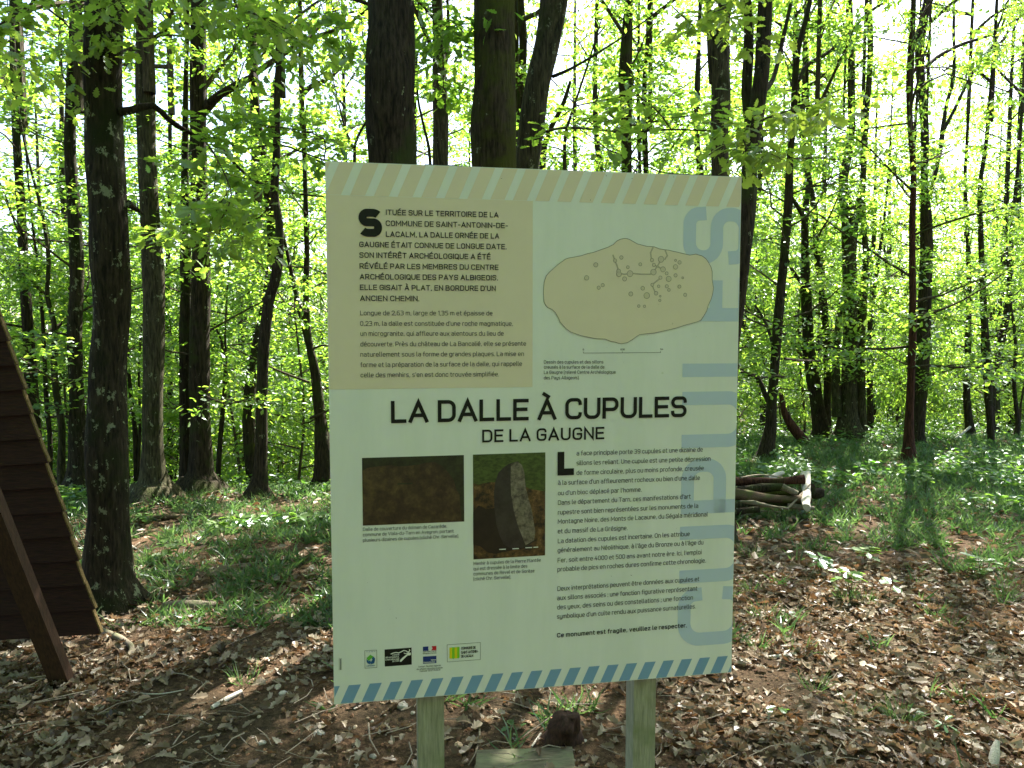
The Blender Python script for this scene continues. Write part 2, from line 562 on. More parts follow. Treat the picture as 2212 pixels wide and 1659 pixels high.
def trunk_mesh(path, mt, sides=20, top=12.0, step=.09, rough=.10, flare=True):
    """path: list of (Vector, radius) from the ground up"""
    pts = [np.array(p) for p, r in path]; rad = [r for p, r in path]
    n_vis = len(pts)
    if top and pts[-1][2] < top:
        h = pts[-1][2]; r = rad[-1]; base = pts[-1].copy()
        dz = max(pts[-1][2] - pts[-2][2], .3)
        lean = (pts[-1] - pts[-2]) / dz
        n = 5
        for i in range(1, n + 1):
            f = i / n
            z = h + (top - h) * f
            q = base + np.array([lean[0], lean[1], 0]) * (1 - math.exp(-(z - h) / .8)) * .7
            pts.append(np.array([q[0], q[1], z])); rad.append(r * (1 - .85 * f))
    if flare:
        b = pts[0].copy(); r = rad[0]
        pts = [b + np.array([0, 0, -.25]), b, b + (pts[1] - b) * min(1, .16 / max(.2, np.linalg.norm(pts[1] - b)))] + pts[1:]
        rad = [r * 1.5, r * 1.22, r * 1.02] + rad[1:]
    pp, rr = smooth_path(pts, rad, step)
    rr = rr * (1 + .05 * (vnoise(np.arange(len(rr)) * .35 + rng.random() * 50, np.full(len(rr), rng.random() * 50)) - .5) * 2)
    mb = MB(); mb.tube(pp, rr, sides, 0, .5, rough=rough, cap=True)
    if flare:
        v = mb.v[0]; b = np.array(path[0][0]); r0 = path[0][1]
        dx, dy = v[:, 0] - b[0], v[:, 1] - b[1]
        hgt = np.clip(v[:, 2] - b[2], -.05, 9)
        ang = np.arctan2(dy, dx); ph = rng.random() * 6
        k = np.exp(-hgt / (.9 * r0 + .03)) * (.22 + .38 * np.maximum(0, np.cos(3 * ang + ph)) + .22 * np.maximum(0, np.cos(5 * ang + 2 * ph)))
        k = np.where(hgt > 1.0, 0, k)
        v[:, 0] += dx * k; v[:, 1] += dy * k
    return mb.mesh('trunk', [mt], smooth=True), pts[-1]


def px_tree(label, pts, base=None, d=None, bark='bark', top=12.0, sides=18, crown=0, crown_h=None, stems=(), limbs=(), group=None, cat='tree', nm='oak_tree', rough=.10, cs=1.0, leafy=()):
    """pts: (px, py, width_px) from low to high in picture coordinates; base: True when the lowest point is the ground contact"""
    if d is None:
        g = G(pts[0][0], pts[0][1])
        d = g.y if g is not None else 12.0
    first = P(pts[0][0], pts[0][1], d)
    gz = tz(first.x, d)
    path = []
    if first.z > gz + .05:
        path.append((Vector((first.x, d, gz)), pts[0][2] / 2 / FPX * d * 1.1))
    else:
        first.z = gz
    for i, (px, py, w) in enumerate(pts):
        p = P(px, py, d)
        if i == 0 and not path: p = first
        p.y += .02 * math.sin(i * 1.7)
        path.append((p, w / 2 / FPX * d))
    root = empty(nm, path[0][0], label, cat, group)
    off = path[0][0]
    path = [(p - off, r) for p, r in path]
    topz = top - off.z if top else None
    me, tp = trunk_mesh(path, M[bark], sides, topz, rough=rough)
    link('trunk', me, root)
    for st in stems:
        sd = d + st.get('dd', 0)
        sp_ = [(P(a, b_, sd) - off, w / 2 / FPX * sd) for a, b_, w in st['pts']]
        me, _ = trunk_mesh(sp_, M[st.get('bark', bark)], max(8, sides - 4), st.get('top', topz), rough=rough, flare=st.get('flare', False))
        link('stem', me, root)
    for lb in limbs:
        pp = [P(a, b_, d + dd) - off for a, b_, w, dd in lb]
        rr = [w / 2 / FPX * (d + dd) for a, b_, w, dd in lb]
        p2, r2 = smooth_path(pp, rr, .05)
        mb = MB(); mb.tube(p2, r2, 8, 0, .5, rough=.16)
        link('limb', mb.mesh('limb', [M[bark]], smooth=True), root)
    for lf in leafy:      # a leafy bough: path with depth offsets, number of twigs
        leafy_bough(root, off, d, **lf)
    if crown is not None:
        ch = crown_h if crown_h is not None else max(4.2, EYE + .36 * d - .6)
        ax = tp
        c = link('crown', crown_protos[crown % 4], root, (ax[0], ax[1], ch - off.z))
        c.rotation_euler = (0, 0, rng.random() * 6.28)
        c.scale = (cs, cs, cs)
        if d > 7.8:
            m_ = path[len(path) // 2][0]
            c = link('lower_branches', low_protos[crown % 4], root, (m_[0], m_[1], 0))
            c.rotation_euler = (0, 0, rng.random() * 6.28)
            k_ = min(1.25, d / 9.5) * rng.uniform(.9, 1.1)
            c.scale = (k_, k_, k_)
    return root


def leafy_bough(root, off, d, path, twigs=14, k=9, size=.085, tint=None, tlen=.35, spread=.07, tm='oak'):
    pp = np.array([P(a, b_, d + dd) - off for a, b_, w, dd in path])
    rr = [max(.5, w) / 2 / FPX * (d + dd) for a, b_, w, dd in path]
    p2, r2 = smooth_path(pp, rr, .06)
    mb = MB(); mb.tube(p2, r2, 6, 0, .5, rough=.1)
    tips = [(p2[-1], p2[-1] - p2[-2])]
    m = len(p2)
    for i in range(twigs):
        t = .18 + .82 * (i + rng.random()) / twigs
        a = min(int(t * (m - 1)), m - 2)
        td = p2[a + 1] - p2[a]; td = td / np.linalg.norm(td)
        sd = rnd_unit(1, -.3, .3)[0]
        limb_tree(mb, p2[a], td * .6 + sd, tlen * rng.uniform(.6, 1.3), max(.0022, r2[a] * .4), tips, depth=1, nsub=3, maxd=2, droop=.2)
    tp = np.array([t[0] for t in tips]); dr = np.array([t[1] / np.linalg.norm(t[1]) for t in tips])
    leaves_at(mb, tp, dr, k, size, OAK if tm == 'oak' else MID, 1, spread, tint)
    link('foliage', mb.mesh('foliage', [M['twig'], M['leaf']]), root)


GL = 'oaks standing left of the sign'
GR = 'oaks standing right of the sign'
GB = 'oaks rising behind the sign'
# --- left of the sign
px_tree('thick spotted oak trunk nearest the brown board shelter', [(228, 1312, 92), (226, 1206, 96), (235, 1106, 80), (235, 1000, 80), (230, 820, 74), (238, 700, 72), (241, 560, 74), (234, 420, 76), (222, 300, 74), (220, 180, 73), (228, 60, 71), (228, -20, 70)],
        bark='bark_spotted', sides=28, crown=0, crown_h=4.6, group=GL,
        limbs=[[(258, 242, 20, 0), (285, 238, 16, .02), (330, 228, 13, .1), (365, 258, 12, .2), (400, 282, 11, .3), (445, 298, 9, .3), (490, 303, 7, .35), (520, 322, 5, .4), (600, 312, 4, .4), (650, 328, 4, .4), (700, 346, 3, .4)],
               [(468, 302, 8, .35), (490, 335, 7, .35), (540, 383, 6, .3), (600, 410, 5, .3), (660, 421, 4, .3), (700, 425, 3, .3)],
               [(276, 440, 16, 0), (300, 455, 7, .1), (310, 463, 4, .2)]],
        leafy=[dict(path=[(440, 300, 5, .3), (470, 345, 4, .0), (500, 420, 3, -.2), (480, 470, 3, -.3)], twigs=10, k=5, size=.085, tint=.7),
               dict(path=[(600, 410, 4, .3), (560, 470, 3, .4), (470, 500, 3, .5), (400, 520, 2, .6)], twigs=14, k=5, size=.08, tint=.75),
               dict(path=[(700, 345, 3, .4), (700, 300, 3, .3), (640, 280, 3, .2), (560, 270, 2, .1)], twigs=8, k=5, size=.08, tint=.5),
               dict(path=[(230, -110, 10, 0), (330, -50, 7, -.3), (470, 0, 5, -.5), (600, 50, 3, -.6)], twigs=10, k=6, size=.08, tint=.8),
               dict(path=[(220, -110, 10, 0), (120, -40, 7, -.2), (40, 30, 5, -.3), (-60, 80, 3, -.4)], twigs=10, k=6, size=.08, tint=.85)])
px_tree('slender pale barked oak just right of the spotted trunk', [(328, 1083, 70), (330, 1040, 52), (330, 960, 42), (332, 860, 43), (331, 760, 42), (330, 620, 44), (326, 480, 39), (318, 340, 37), (313, 200, 38), (312, 90, 33), (314, -20, 33)],
        bark='bark_pale', sides=20, crown=1, group=GL)
px_tree('twin stemmed oak with a broken limb and flared mossy foot', [(428, 1066, 76), (432, 1020, 48), (433, 900, 42), (432, 760, 42), (434, 600, 39), (430, 450, 36), (429, 300, 33), (429, 120, 31), (428, -20, 30)],
        bark='bark', sides=20, crown=2, group=GL,
        stems=[dict(pts=[(402, 1062, 28), (400, 960, 24), (400, 760, 24), (402, 600, 24), (400, 480, 20), (400, 330, 14), (402, 160, 10), (405, -10, 8)], dd=.12, flare=True)],
        limbs=[[(440, 240, 22, 0), (470, 208, 17, -.1), (510, 185, 15, -.2), (552, 163, 13, -.3)]])
px_tree('dark slim oak standing behind the spotted trunk on its left', [(166, 1076, 50), (166, 1010, 42), (166, 860, 30), (163, 720, 28), (165, 600, 28), (158, 450, 26), (153, 330, 22), (156, 200, 22), (158, 80, 20), (158, -20, 18)],
        sides=16, crown=3, group=GL, bark='bark_spotted')
px_tree('thin dark trunk close to the left edge above the shelter', [(76, 1010, 30), (70, 900, 28), (64, 760, 22), (56, 620, 20), (46, 480, 17), (35, 320, 16), (33, 200, 14), (28, 60, 12), (25, -20, 12)], d=8.6, crown=0, sides=12, group=GL)
px_tree('curvy grey sapling snaking up left of the slim dark oak', [(134, 1074, 16), (130, 1000, 16), (134, 920, 14), (124, 850, 12), (115, 780, 12), (115, 700, 10), (104, 640, 9), (107, 570, 9), (96, 500, 8), (80, 420, 6), (60, 330, 5)],
        crown=None, top=5.5, sides=10, group=GL, bark='bark_pale', nm='oak_sapling',
        leafy=[dict(path=[(115, 720, 6, 0), (150, 680, 4, .1), (190, 640, 3, .2)], twigs=12, k=6, size=.08, tm='mid'),
               dict(path=[(104, 640, 6, 0), (60, 600, 4, .1), (10, 560, 3, .2)], twigs=12, k=6, size=.08, tm='mid'),
               dict(path=[(122, 850, 6, 0), (160, 790, 4, .1), (180, 760, 2, .2)], twigs=10, k=6, size=.07, tm='mid')])
px_tree('leaning thin dark stem between the curvy sapling and slim oak', [(104, 1060, 12), (106, 960, 10), (100, 850, 9), (96, 720, 8), (84, 600, 7), (70, 500, 5)], d=8.5, crown=None, top=5, sides=8, group=GL, nm='oak_sapling')
px_tree('forked dark oak whose stem bends left of its crooked neighbour', [(524, 1062, 36), (528, 980, 28), (530, 930, 32), (522, 860, 28), (526, 760, 24), (524, 680, 22), (530, 610, 26), (540, 553, 22), (556, 470, 18), (570, 400, 20), (584, 320, 17), (593, 200, 15), (603, 140, 14), (604, -10, 12)],
        crown=1, sides=16, group=GL,
        stems=[dict(pts=[(526, 660, 16), (518, 600, 11), (514, 553, 11), (520, 450, 9), (530, 380, 7)], top=None)])
px_tree('crooked dark oak with a kinked upper stem left of the sign', [(558, 1058, 40), (562, 1000, 28), (566, 860, 24), (572, 740, 24), (580, 650, 22), (592, 610, 22), (602, 560, 22), (604, 480, 16), (592, 420, 18), (597, 330, 16), (600, 220, 14), (602, 100, 12)],
        crown=2, sides=16, group=GL, d=7.45)
px_tree('reddish brown broken sapling trunk at the feet of the forked oak', [(490, 1060, 20), (496, 980, 18), (503, 900, 16), (506, 870, 12)], bark='bark_red', crown=None, top=None, sides=10, group=GL, nm='oak_sapling')
px_tree('dark trunk with twin tops rising close to the left sign edge', [(698, 975, 38), (690, 900, 26), (680, 800, 20), (668, 740, 16), (660, 640, 13), (662, 540, 12), (660, 400, 10), (655, 250, 8)], d=8.6, crown=3, sides=12, group=GL,
        stems=[dict(pts=[(668, 750, 13), (650, 680, 12), (636, 620, 10), (622, 553, 8), (610, 500, 6), (600, 440, 4)], top=None)])
px_tree('spindly pair of dark stems seen between the pale oak and the shelter oak', [(294, 1040, 11), (290, 930, 10), (280, 820, 8), (274, 700, 6), (268, 600, 5)], d=9.5, crown=None, top=6, sides=8, group=GL, nm='oak_sapling',
        stems=[dict(pts=[(298, 1040, 8), (302, 920, 6), (300, 800, 5), (306, 700, 4)], top=None)])
px_tree('thin leaning stem between the twin oak and the forked oak', [(470, 1050, 12), (474, 960, 11), (484, 860, 10), (488, 800, 8), (478, 740, 6), (462, 700, 4)], d=9.2, crown=None, top=None, sides=8, group=GL, nm='oak_sapling')
px_tree('thin dark oak far back left of the twin stemmed oak', [(368, 1010, 14), (366, 820, 12), (362, 640, 11), (368, 400, 9), (366, 200, 8)], d=13, crown=0, sides=8, group=GL)
# --- behind the sign
px_tree('massive dark trunk rising behind the left half of the sign', [(845, 560, 104), (845, 352, 100), (842, 250, 103), (845, 160, 102), (846, 70, 98), (843, -20, 98)], d=4.7, bark='bark', sides=30, crown=1, crown_h=4.8, group=GB,
        leafy=[dict(path=[(800, 10, 8, 0.1), (720, -10, 6, 0), (650, 30, 5, -.2), (590, 90, 3, -.5)], twigs=11, k=6, size=.085, tint=.6),
               dict(path=[(880, -20, 6, .2), (935, 40, 5, .3), (955, 110, 4, .3), (958, 190, 2, .3)], twigs=12, k=5, size=.085, tint=.45)])
px_tree('slim brown trunk between the two massive trunks behind the sign', [(950, 560, 34), (951, 352, 34), (952, 260, 33), (950, 180, 30), (946, 60, 24), (944, -20, 22)], d=7.2, bark='bark_pale', sides=14, crown=2, group=GB,
        limbs=[[(960, 150, 10, 0), (967, 100, 9, .1), (968, 40, 7, .2), (966, -10, 6, .2)]])
px_tree('massive mossy trunk rising behind the centre of the sign', [(1067, 560, 100), (1066, 356, 94), (1064, 280, 92), (1067, 180, 86), (1069, 60, 84), (1069, -20, 86)], d=4.9, bark='bark_moss', sides=30, crown=3, crown_h=5.0, group=GB)
px_tree('leaning rough trunk against the right side of the mossy trunk', [(1135, 560, 56), (1140, 360, 52), (1148, 280, 54), (1160, 180, 52), (1182, 90, 56), (1197, 10, 60), (1206, -60, 60), (1218, -160, 58), (1232, -300, 54)], d=5.4, bark='bark_pale', sides=24, crown=0, crown_h=5.2, group=GB, rough=.16,
        limbs=[[(1170, 190, 20, -.05), (1190, 120, 18, -.05), (1208, 60, 16, -.05), (1216, -10, 15, 0)],
               [(1195, 165, 8, 0), (1240, 145, 6, -.2), (1330, 90, 4, -.3), (1400, 40, 3, -.3), (1450, 0, 2, -.3)],
               [(1172, 285, 6, 0), (1230, 276, 5, -.3), (1350, 285, 4, -.6), (1450, 280, 4, -.9), (1560, 284, 3, -1.0)]],
        leafy=[dict(path=[(1300, 280, 4, -.6), (1270, 262, 3, -.9), (1235, 250, 2, -1.0)], twigs=3, k=4, size=.085, tint=.6),
               dict(path=[(1450, 280, 4, -.9), (1420, 240, 3, -1.1), (1370, 200, 2, -1.2)], twigs=5, k=4, size=.08, tint=.6)])
px_tree('thin dark stem squeezed between the mossy and the leaning trunk', [(1122, 560, 22), (1124, 350, 19), (1126, 200, 18), (1130, 90, 18), (1124, -10, 16)], d=8.2, crown=1, sides=10, group=GB)
px_tree('straight dark oak right of centre above the sign top', [(1352, 560, 24), (1354, 370, 22), (1352, 270, 21), (1347, 170, 22), (1354, 60, 20), (1358, -20, 16)], d=9.0, crown=2, sides=14, group=GB,
        limbs=[[(1344, 270, 7, 0), (1320, 250, 5, .1), (1300, 238, 4, .2)]])
px_tree('double thin trunk just right of the straight dark oak', [(1398, 560, 14), (1396, 370, 12), (1392, 260, 11), (1392, 170, 9), (1400, 60, 8)], d=9.6, crown=3, sides=9, group=GB,
        stems=[dict(pts=[(1384, 560, 9), (1382, 370, 8), (1378, 200, 7), (1380, 60, 5)])])
px_tree('slanting dark sapling above the sign right of the leaning trunk', [(1164, 560, 14), (1172, 360, 14), (1180, 300, 12), (1198, 262, 10), (1218, 220, 9), (1232, 175, 6)], d=9.2, crown=None, top=None, sides=8, group=GB, nm='oak_sapling')
px_tree('thin sapling with bare twigs above the sign middle right', [(1218, 560, 9), (1220, 360, 8), (1222, 290, 7), (1250, 200, 5), (1276, 120, 4), (1300, 40, 3)], d=8.0, crown=None, top=None, sides=7, group=GB, nm='oak_sapling')
px_tree('thin forked sapling left of the massive dark trunk', [(762, 560, 9), (765, 350, 8), (768, 310, 6), (782, 280, 5), (800, 250, 4)], d=8.4, crown=None, top=None, sides=7, group=GB, nm='oak_sapling',
        stems=[dict(pts=[(766, 325, 6), (750, 290, 5), (738, 250, 4), (730, 215, 3)], top=None)])
px_tree('thin dark sapling in the gap right of the massive dark trunk', [(930, 560, 8), (929, 350, 7), (915, 270, 6), (903, 210, 5), (900, 120, 4)], d=8.1, crown=None, top=None, sides=7, group=GB, nm='oak_sapling')
# --- right of the sign
px_tree('thick rough trunk rising above the right end of the sign', [(1556, 560, 42), (1557, 378, 37), (1553, 300, 38), (1556, 220, 38), (1556, 120, 36), (1562, 40, 30), (1568, -20, 28)], d=6.6, bark='bark_pale', sides=20, crown=0, crown_h=5.2, group=GR,
        stems=[dict(pts=[(1540, 180, 16), (1535, 110, 14), (1532, 40, 12), (1530, -10, 11)], top=None)])
px_tree('dark trunk hugging the right edge of the sign and leaning right', [(1572, 900, 34), (1582, 740, 34), (1594, 640, 33), (1603, 553, 32), (1618, 430, 32), (1622, 340, 32), (1632, 250, 36), (1644, 160, 32), (1652, 60, 30), (1654, -20, 28)], d=5.6, bark='bark', sides=22, crown=1, crown_h=5.2, group=GR,
        stems=[dict(pts=[(1620, 260, 24), (1612, 200, 22), (1616, 130, 22), (1618, 40, 20), (1614, -20, 16)], dd=.1)],
        limbs=[[(1650, 200, 10, 0), (1672, 165, 10, .2), (1690, 90, 9, .4), (1708, 10, 8, .5)]],
        leafy=[dict(path=[(1600, 290, 4, -1.4), (1640, 262, 4, -1.7), (1700, 240, 3, -1.9), (1760, 225, 2, -2.0)], twigs=6, k=4, size=.085, tint=1.0, tlen=.14),
               dict(path=[(1600, 290, 4, -1.4), (1620, 325, 3, -1.7), (1660, 330, 2, -1.8), (1690, 345, 2, -1.9)], twigs=5, k=4, size=.085, tint=.85, tlen=.12),
               dict(path=[(1608, -20, 6, 0), (1580, 10, 4, -.6), (1530, 30, 3, -.8)], twigs=8, k=5, size=.085, tint=.9)])
px_tree('slim dark trunk with a bent foot behind the log pile', [(1652, 994, 30), (1666, 920, 24), (1668, 860, 20), (1676, 740, 20), (1686, 640, 20), (1696, 540, 18), (1703, 430, 18), (1706, 340, 14), (1716, 240, 13), (1722, 120, 12), (1740, 40, 10), (1752, -20, 9)], sides=16, crown=2, group=GR,
        limbs=[[(1724, 175, 9, 0), (1745, 140, 9, .2), (1790, 112, 8, .4), (1830, 75, 7, .6), (1880, 25, 6, .8), (1920, 0, 5, 1)],
               [(1664, 880, 10, 0), (1652, 850, 10, .1), (1635, 815, 9, .2), (1600, 805, 8, .3)],
               [(1705, 420, 8, 0), (1730, 460, 8, .3), (1742, 500, 9, .6)],
               [(1672, 750, 7, 0), (1655, 700, 6, .3), (1632, 660, 5, .5)]])
px_tree('dark trunk with stubby low limbs second right of the sign', [(1774, 932, 34), (1764, 860, 28), (1750, 780, 26), (1744, 720, 24), (1742, 640, 22), (1740, 553, 17), (1738, 470, 14), (1745, 400, 10), (1750, 300, 9), (1744, 200, 8)], d=12.0, sides=14, crown=3, group=GR,
        limbs=[[(1742, 760, 10, 0), (1710, 740, 8, -.2), (1690, 730, 6, -.3)], [(1740, 620, 8, 0), (1716, 590, 7, -.2), (1700, 560, 6, -.3)]])
px_tree('straight dark oak leaning left with a slim foot beside the stubby one', [(1786, 918, 18), (1788, 860, 16), (1788, 780, 16), (1782, 700, 15), (1776, 620, 14), (1766, 553, 13), (1758, 450, 12), (1740, 350, 11), (1728, 250, 9)], d=12.2, sides=12, crown=0, group=GR)
px_tree('stoutest dark trunk of the clump well right of the log pile', [(1836, 938, 50), (1834, 880, 36), (1836, 760, 30), (1836, 660, 28), (1835, 553, 29), (1836, 470, 34), (1820, 400, 18), (1836, 300, 16), (1840, 150, 14), (1836, 0, 12)], d=11.6, sides=16, crown=1, group=GR, bark='bark_pale',
        stems=[dict(pts=[(1850, 480, 18), (1864, 380, 12), (1872, 250, 10), (1880, 120, 12), (1878, 0, 11)], top=11), dict(pts=[(1808, 900, 22), (1806, 780, 16), (1812, 690, 14), (1822, 640, 10)], top=None),
               dict(pts=[(1862, 930, 22), (1858, 780, 20), (1862, 660, 20), (1868, 600, 16), (1872, 560, 13), (1866, 480, 10)], top=10)])
px_tree('thin forked oak right of the stout clump', [(1880, 900, 14), (1880, 800, 12), (1878, 720, 10), (1886, 640, 10), (1898, 560, 8), (1910, 480, 6)], d=13.5, sides=8, crown=None, top=7, group=GR)
px_tree('reddish slim straight trunk right of centre right', [(1963, 995, 24), (1966, 900, 18), (1968, 800, 15), (1970, 700, 15), (1972, 600, 14), (1972, 480, 13), (1972, 380, 12), (1966, 280, 12), (1964, 170, 10), (1970, 60, 9), (1972, -20, 8)], sides=12, crown=2, group=GR, bark='bark_red',
        limbs=[[(1966, 170, 6, 0), (1985, 130, 6, .1), (1998, 60, 5, .2)]])
px_tree('tall dark trunk right behind the reddish slim trunk', [(1984, 962, 22), (1988, 880, 26), (1994, 760, 28), (1996, 650, 26), (2002, 553, 26), (2002, 480, 24), (1996, 400, 14), (1996, 280, 16), (1990, 160, 18), (1988, 90, 18), (1998, 20, 16), (2004, -20, 14)], sides=16, crown=3, group=GR,
        limbs=[[(2000, 145, 9, 0), (2030, 120, 8, .2), (2080, 95, 7, .4), (2140, 75, 6, .6), (2200, 40, 4, .8)],
               [(2010, 420, 9, 0), (2030, 330, 10, .3), (2042, 240, 8, .5), (2060, 160, 7, .7), (2060, 60, 6, .9), (2062, -10, 5, 1)],
               [(2034, 290, 8, .4), (2060, 240, 7, .5), (2100, 160, 6, .7), (2150, 90, 5, .9), (2170, 40, 4, 1)]])
px_tree('slim dark trunk seen farther right past the reddish pair', [(2096, 932, 20), (2090, 860, 15), (2090, 760, 13), (2092, 640, 11), (2092, 540, 9), (2086, 400, 7), (2088, 300, 6)], d=12.4, sides=10, crown=0, group=GR)
px_tree('dark trunk with a narrow foot near the right edge', [(2142, 948, 12), (2138, 880, 14), (2132, 800, 20), (2126, 720, 16), (2124, 620, 12), (2120, 500, 10), (2116, 400, 9), (2130, 300, 8)], sides=10, crown=1, group=GR, d=11.0)
px_tree('slender trunk slanting up to the right near the right edge', [(2144, 850, 14), (2152, 800, 13), (2166, 720, 14), (2176, 660, 13), (2182, 600, 10), (2188, 480, 8), (2196, 380, 7)], d=12.6, sides=10, crown=2, group=GR)
px_tree('thin wavy dark stem closest to the right edge', [(2198, 910, 9), (2192, 820, 8), (2194, 760, 7), (2188, 700, 6), (2182, 640, 5)], d=12.0, sides=8, crown=None, top=6, group=GR, nm='oak_sapling')
px_tree('red barked fallen stem leaning over behind the log pile', [(1736, 950, 20), (1712, 920, 20), (1694, 890, 14), (1686, 850, 8)], d=10.6, bark='bark_red', crown=None, top=None, sides=10, group=GR, nm='leaning_log', cat='log')

# ------------------------------------------------------------------ the forest beyond: repeated trees, each an object
trunk_protos = []
for q in range(6):
    r = rng.uniform(.05, .10)
    zz = np.linspace(-.6, 9, 26)
    a1, a2 = rng.normal(size=2) * .26
    w = np.exp(-((zz - 2.2) / 2.6) ** 2)
    xs = a1 * w * np.sin(zz * rng.uniform(.7, 1.2) + q); ys = a2 * w * np.cos(zz)
    mb = MB(); mb.tube(np.stack([xs, ys, zz], 1), r * (1.25 * np.exp(-np.maximum(zz, 0) * 3) * .25 + 1 - .085 * np.maximum(zz, 0)), 9, 0, .5, rough=.12)
    if q % 2 == 0:
        th = rng.random() * 6.28
        mb.tube([[0, 0, 1.8], [math.cos(th) * .5, math.sin(th) * .5, 3.0], [math.cos(th) * .8, math.sin(th) * .8, 4.6]], [r * .6, r * .45, r * .25], 6, 0, .5, rough=.1)
    trunk_protos.append(mb.mesh('trunk', [M['bark'] if q % 3 else M['bark_pale']], smooth=True))
bg_crowns = []
for q in range(4):
    mbx = make_crown(1.9, rng.uniform(10, 12), rng.uniform(2.2, 2.7), 24, 8, .13, QUAD, nsub=4, r0=.028, low=.5, spread=.17, rise=.3)
    bg_crowns.append(mbx.mesh('far_crown', [M['twig'], M['leaf']]))
sap_trunks, sap_crowns = [], []
for q in range(5):
    h = rng.uniform(2.2, 4.6)
    zz = np.linspace(-.2, h * .8, 8)
    mb = MB(); mb.tube(np.stack([.08 * np.sin(zz * 2 + q), .08 * np.cos(zz * 1.7), zz], 1), np.linspace(.022, .008, 8), 6, 0, .5)
    sap_trunks.append(mb.mesh('stem', [M['twig']], smooth=True))
    mbx = make_crown(.35, h, rng.uniform(.9, 1.5), 17, 9, .085, MID, nsub=4, r0=.012, low=.8, spread=.11, rise=.12, stem=False)
    sap_crowns.append(mbx.mesh('sapling_crown', [M['twig'], M['leaf']]))

taken = [(o.location.x, o.location.y) for o in C.objects if o.get('category') == 'tree']


def free(x, y, dist):
    return all((x - a) ** 2 + (y - b_) ** 2 > dist * dist for a, b_ in taken)


ANCH = [(-900, 'the left picture edge'), (158, 'the dark slim oak'), (235, 'the spotted trunk'), (330, 'the pale barked oak'), (430, 'the twin stemmed oak'), (530, 'the forked oak'), (580, 'the crooked oak'), (695, 'the sign edge'),
        (845, 'the massive dark trunk'), (1067, 'the massive mossy trunk'), (1160, 'the leaning rough trunk'), (1352, 'the straight dark oak'), (1555, 'the thick rough trunk'), (1610, 'the trunk hugging the sign'), (1680, 'the bent foot trunk'), (1755, 'the stubby limbed trunk'), (1836, 'the stout clump'),
        (1966, 'the reddish trunk'), (2092, 'the farther slim trunk'), (9999, 'the right picture edge')]


def where(x, y):
    px = 1106 + x / y * FPX
    for (a, la), (b_, lb) in zip(ANCH, ANCH[1:]):
        if px < b_: return la, lb
    return ANCH[-2][1], ANCH[-1][1]


nt_, tries = 0, 0
while nt_ < 122 and tries < 9000:
    tries += 1
    y = 12 + 34 * rng.random() ** .95
    x = rng.uniform(-1, 1) * (y * .80 + 2.5)
    if rng.random() < .3: x = abs(x); y = max(y, 16)
    if not free(x, y, 1.7 if y < 20 else 2.0): continue
    taken.append((x, y))
    px = 1106 + x / y * FPX
    left = px < 720; mid = 720 <= px <= 1600
    la, lb = where(x, y)
    s = rng.uniform(.8, 1.25)
    lab = ('slim ' if nt_ % 6 % 2 else 'forked ') + ('low ' if s < .95 else 'tall ' if s > 1.1 else '') + ('oak not far ' if y < 19 else 'oak well ' if y < 30 else 'oak deepest ') + 'back between ' + la + ' and ' + lb
    if len(lab.split()) > 16: lab = lab.replace(' low ', ' ').replace(' tall ', ' ')
    root = empty('woodland_oak', (x, y, tz(x, y)), lab, 'tree', 'woodland oaks ' + ('left' if left else 'behind' if mid else 'right'))
    t = link('trunk', trunk_protos[nt_ % 6], root); c = link('crown', bg_crowns[(nt_ * 3 + 1) % 4], root)
    t.scale = (s * rng.uniform(.8, 1.2), s, 1.1); c.scale = (s, s, rng.uniform(.85, 1.15))
    root.rotation_euler = (0, 0, rng.random() * 6.28)
    nt_ += 1
ns_, tries = 0, 0
while ns_ < 125 and tries < 9000:
    tries += 1
    y = 9.0 + 24 * rng.random() ** 1.3
    x = rng.uniform(-1, 1) * (y * .78 + 1.5)
    if x > .5 and y < 11.8: continue
    if not free(x, y, .9) or 700 < 1106 + x / y * FPX < 1590: continue
    taken.append((x, y))
    px = 1106 + x / y * FPX
    left = px < 720; mid = 720 <= px <= 1600
    la, lb = where(x, y)
    lab = ('low ' if (ns_ % 5) in (0, 3) else 'tall ') + ('leafy sapling close ' if y < 12.5 else 'leafy sapling farther ' if y < 19 else 'leafy sapling deepest ') + 'between ' + la + ' and ' + lb
    root = empty('leafy_sapling', (x, y, tz(x, y)), lab, 'sapling', 'understorey saplings ' + ('left' if left else 'behind' if mid else 'right'))
    q = ns_ % 5
    t = link('stem', sap_trunks[q], root); c = link('crown', sap_crowns[q], root)
    s = rng.uniform(.8, 1.25)
    t.scale = c.scale = (s, s, s)
    root.rotation_euler = (0, 0, rng.random() * 6.28)
    ns_ += 1
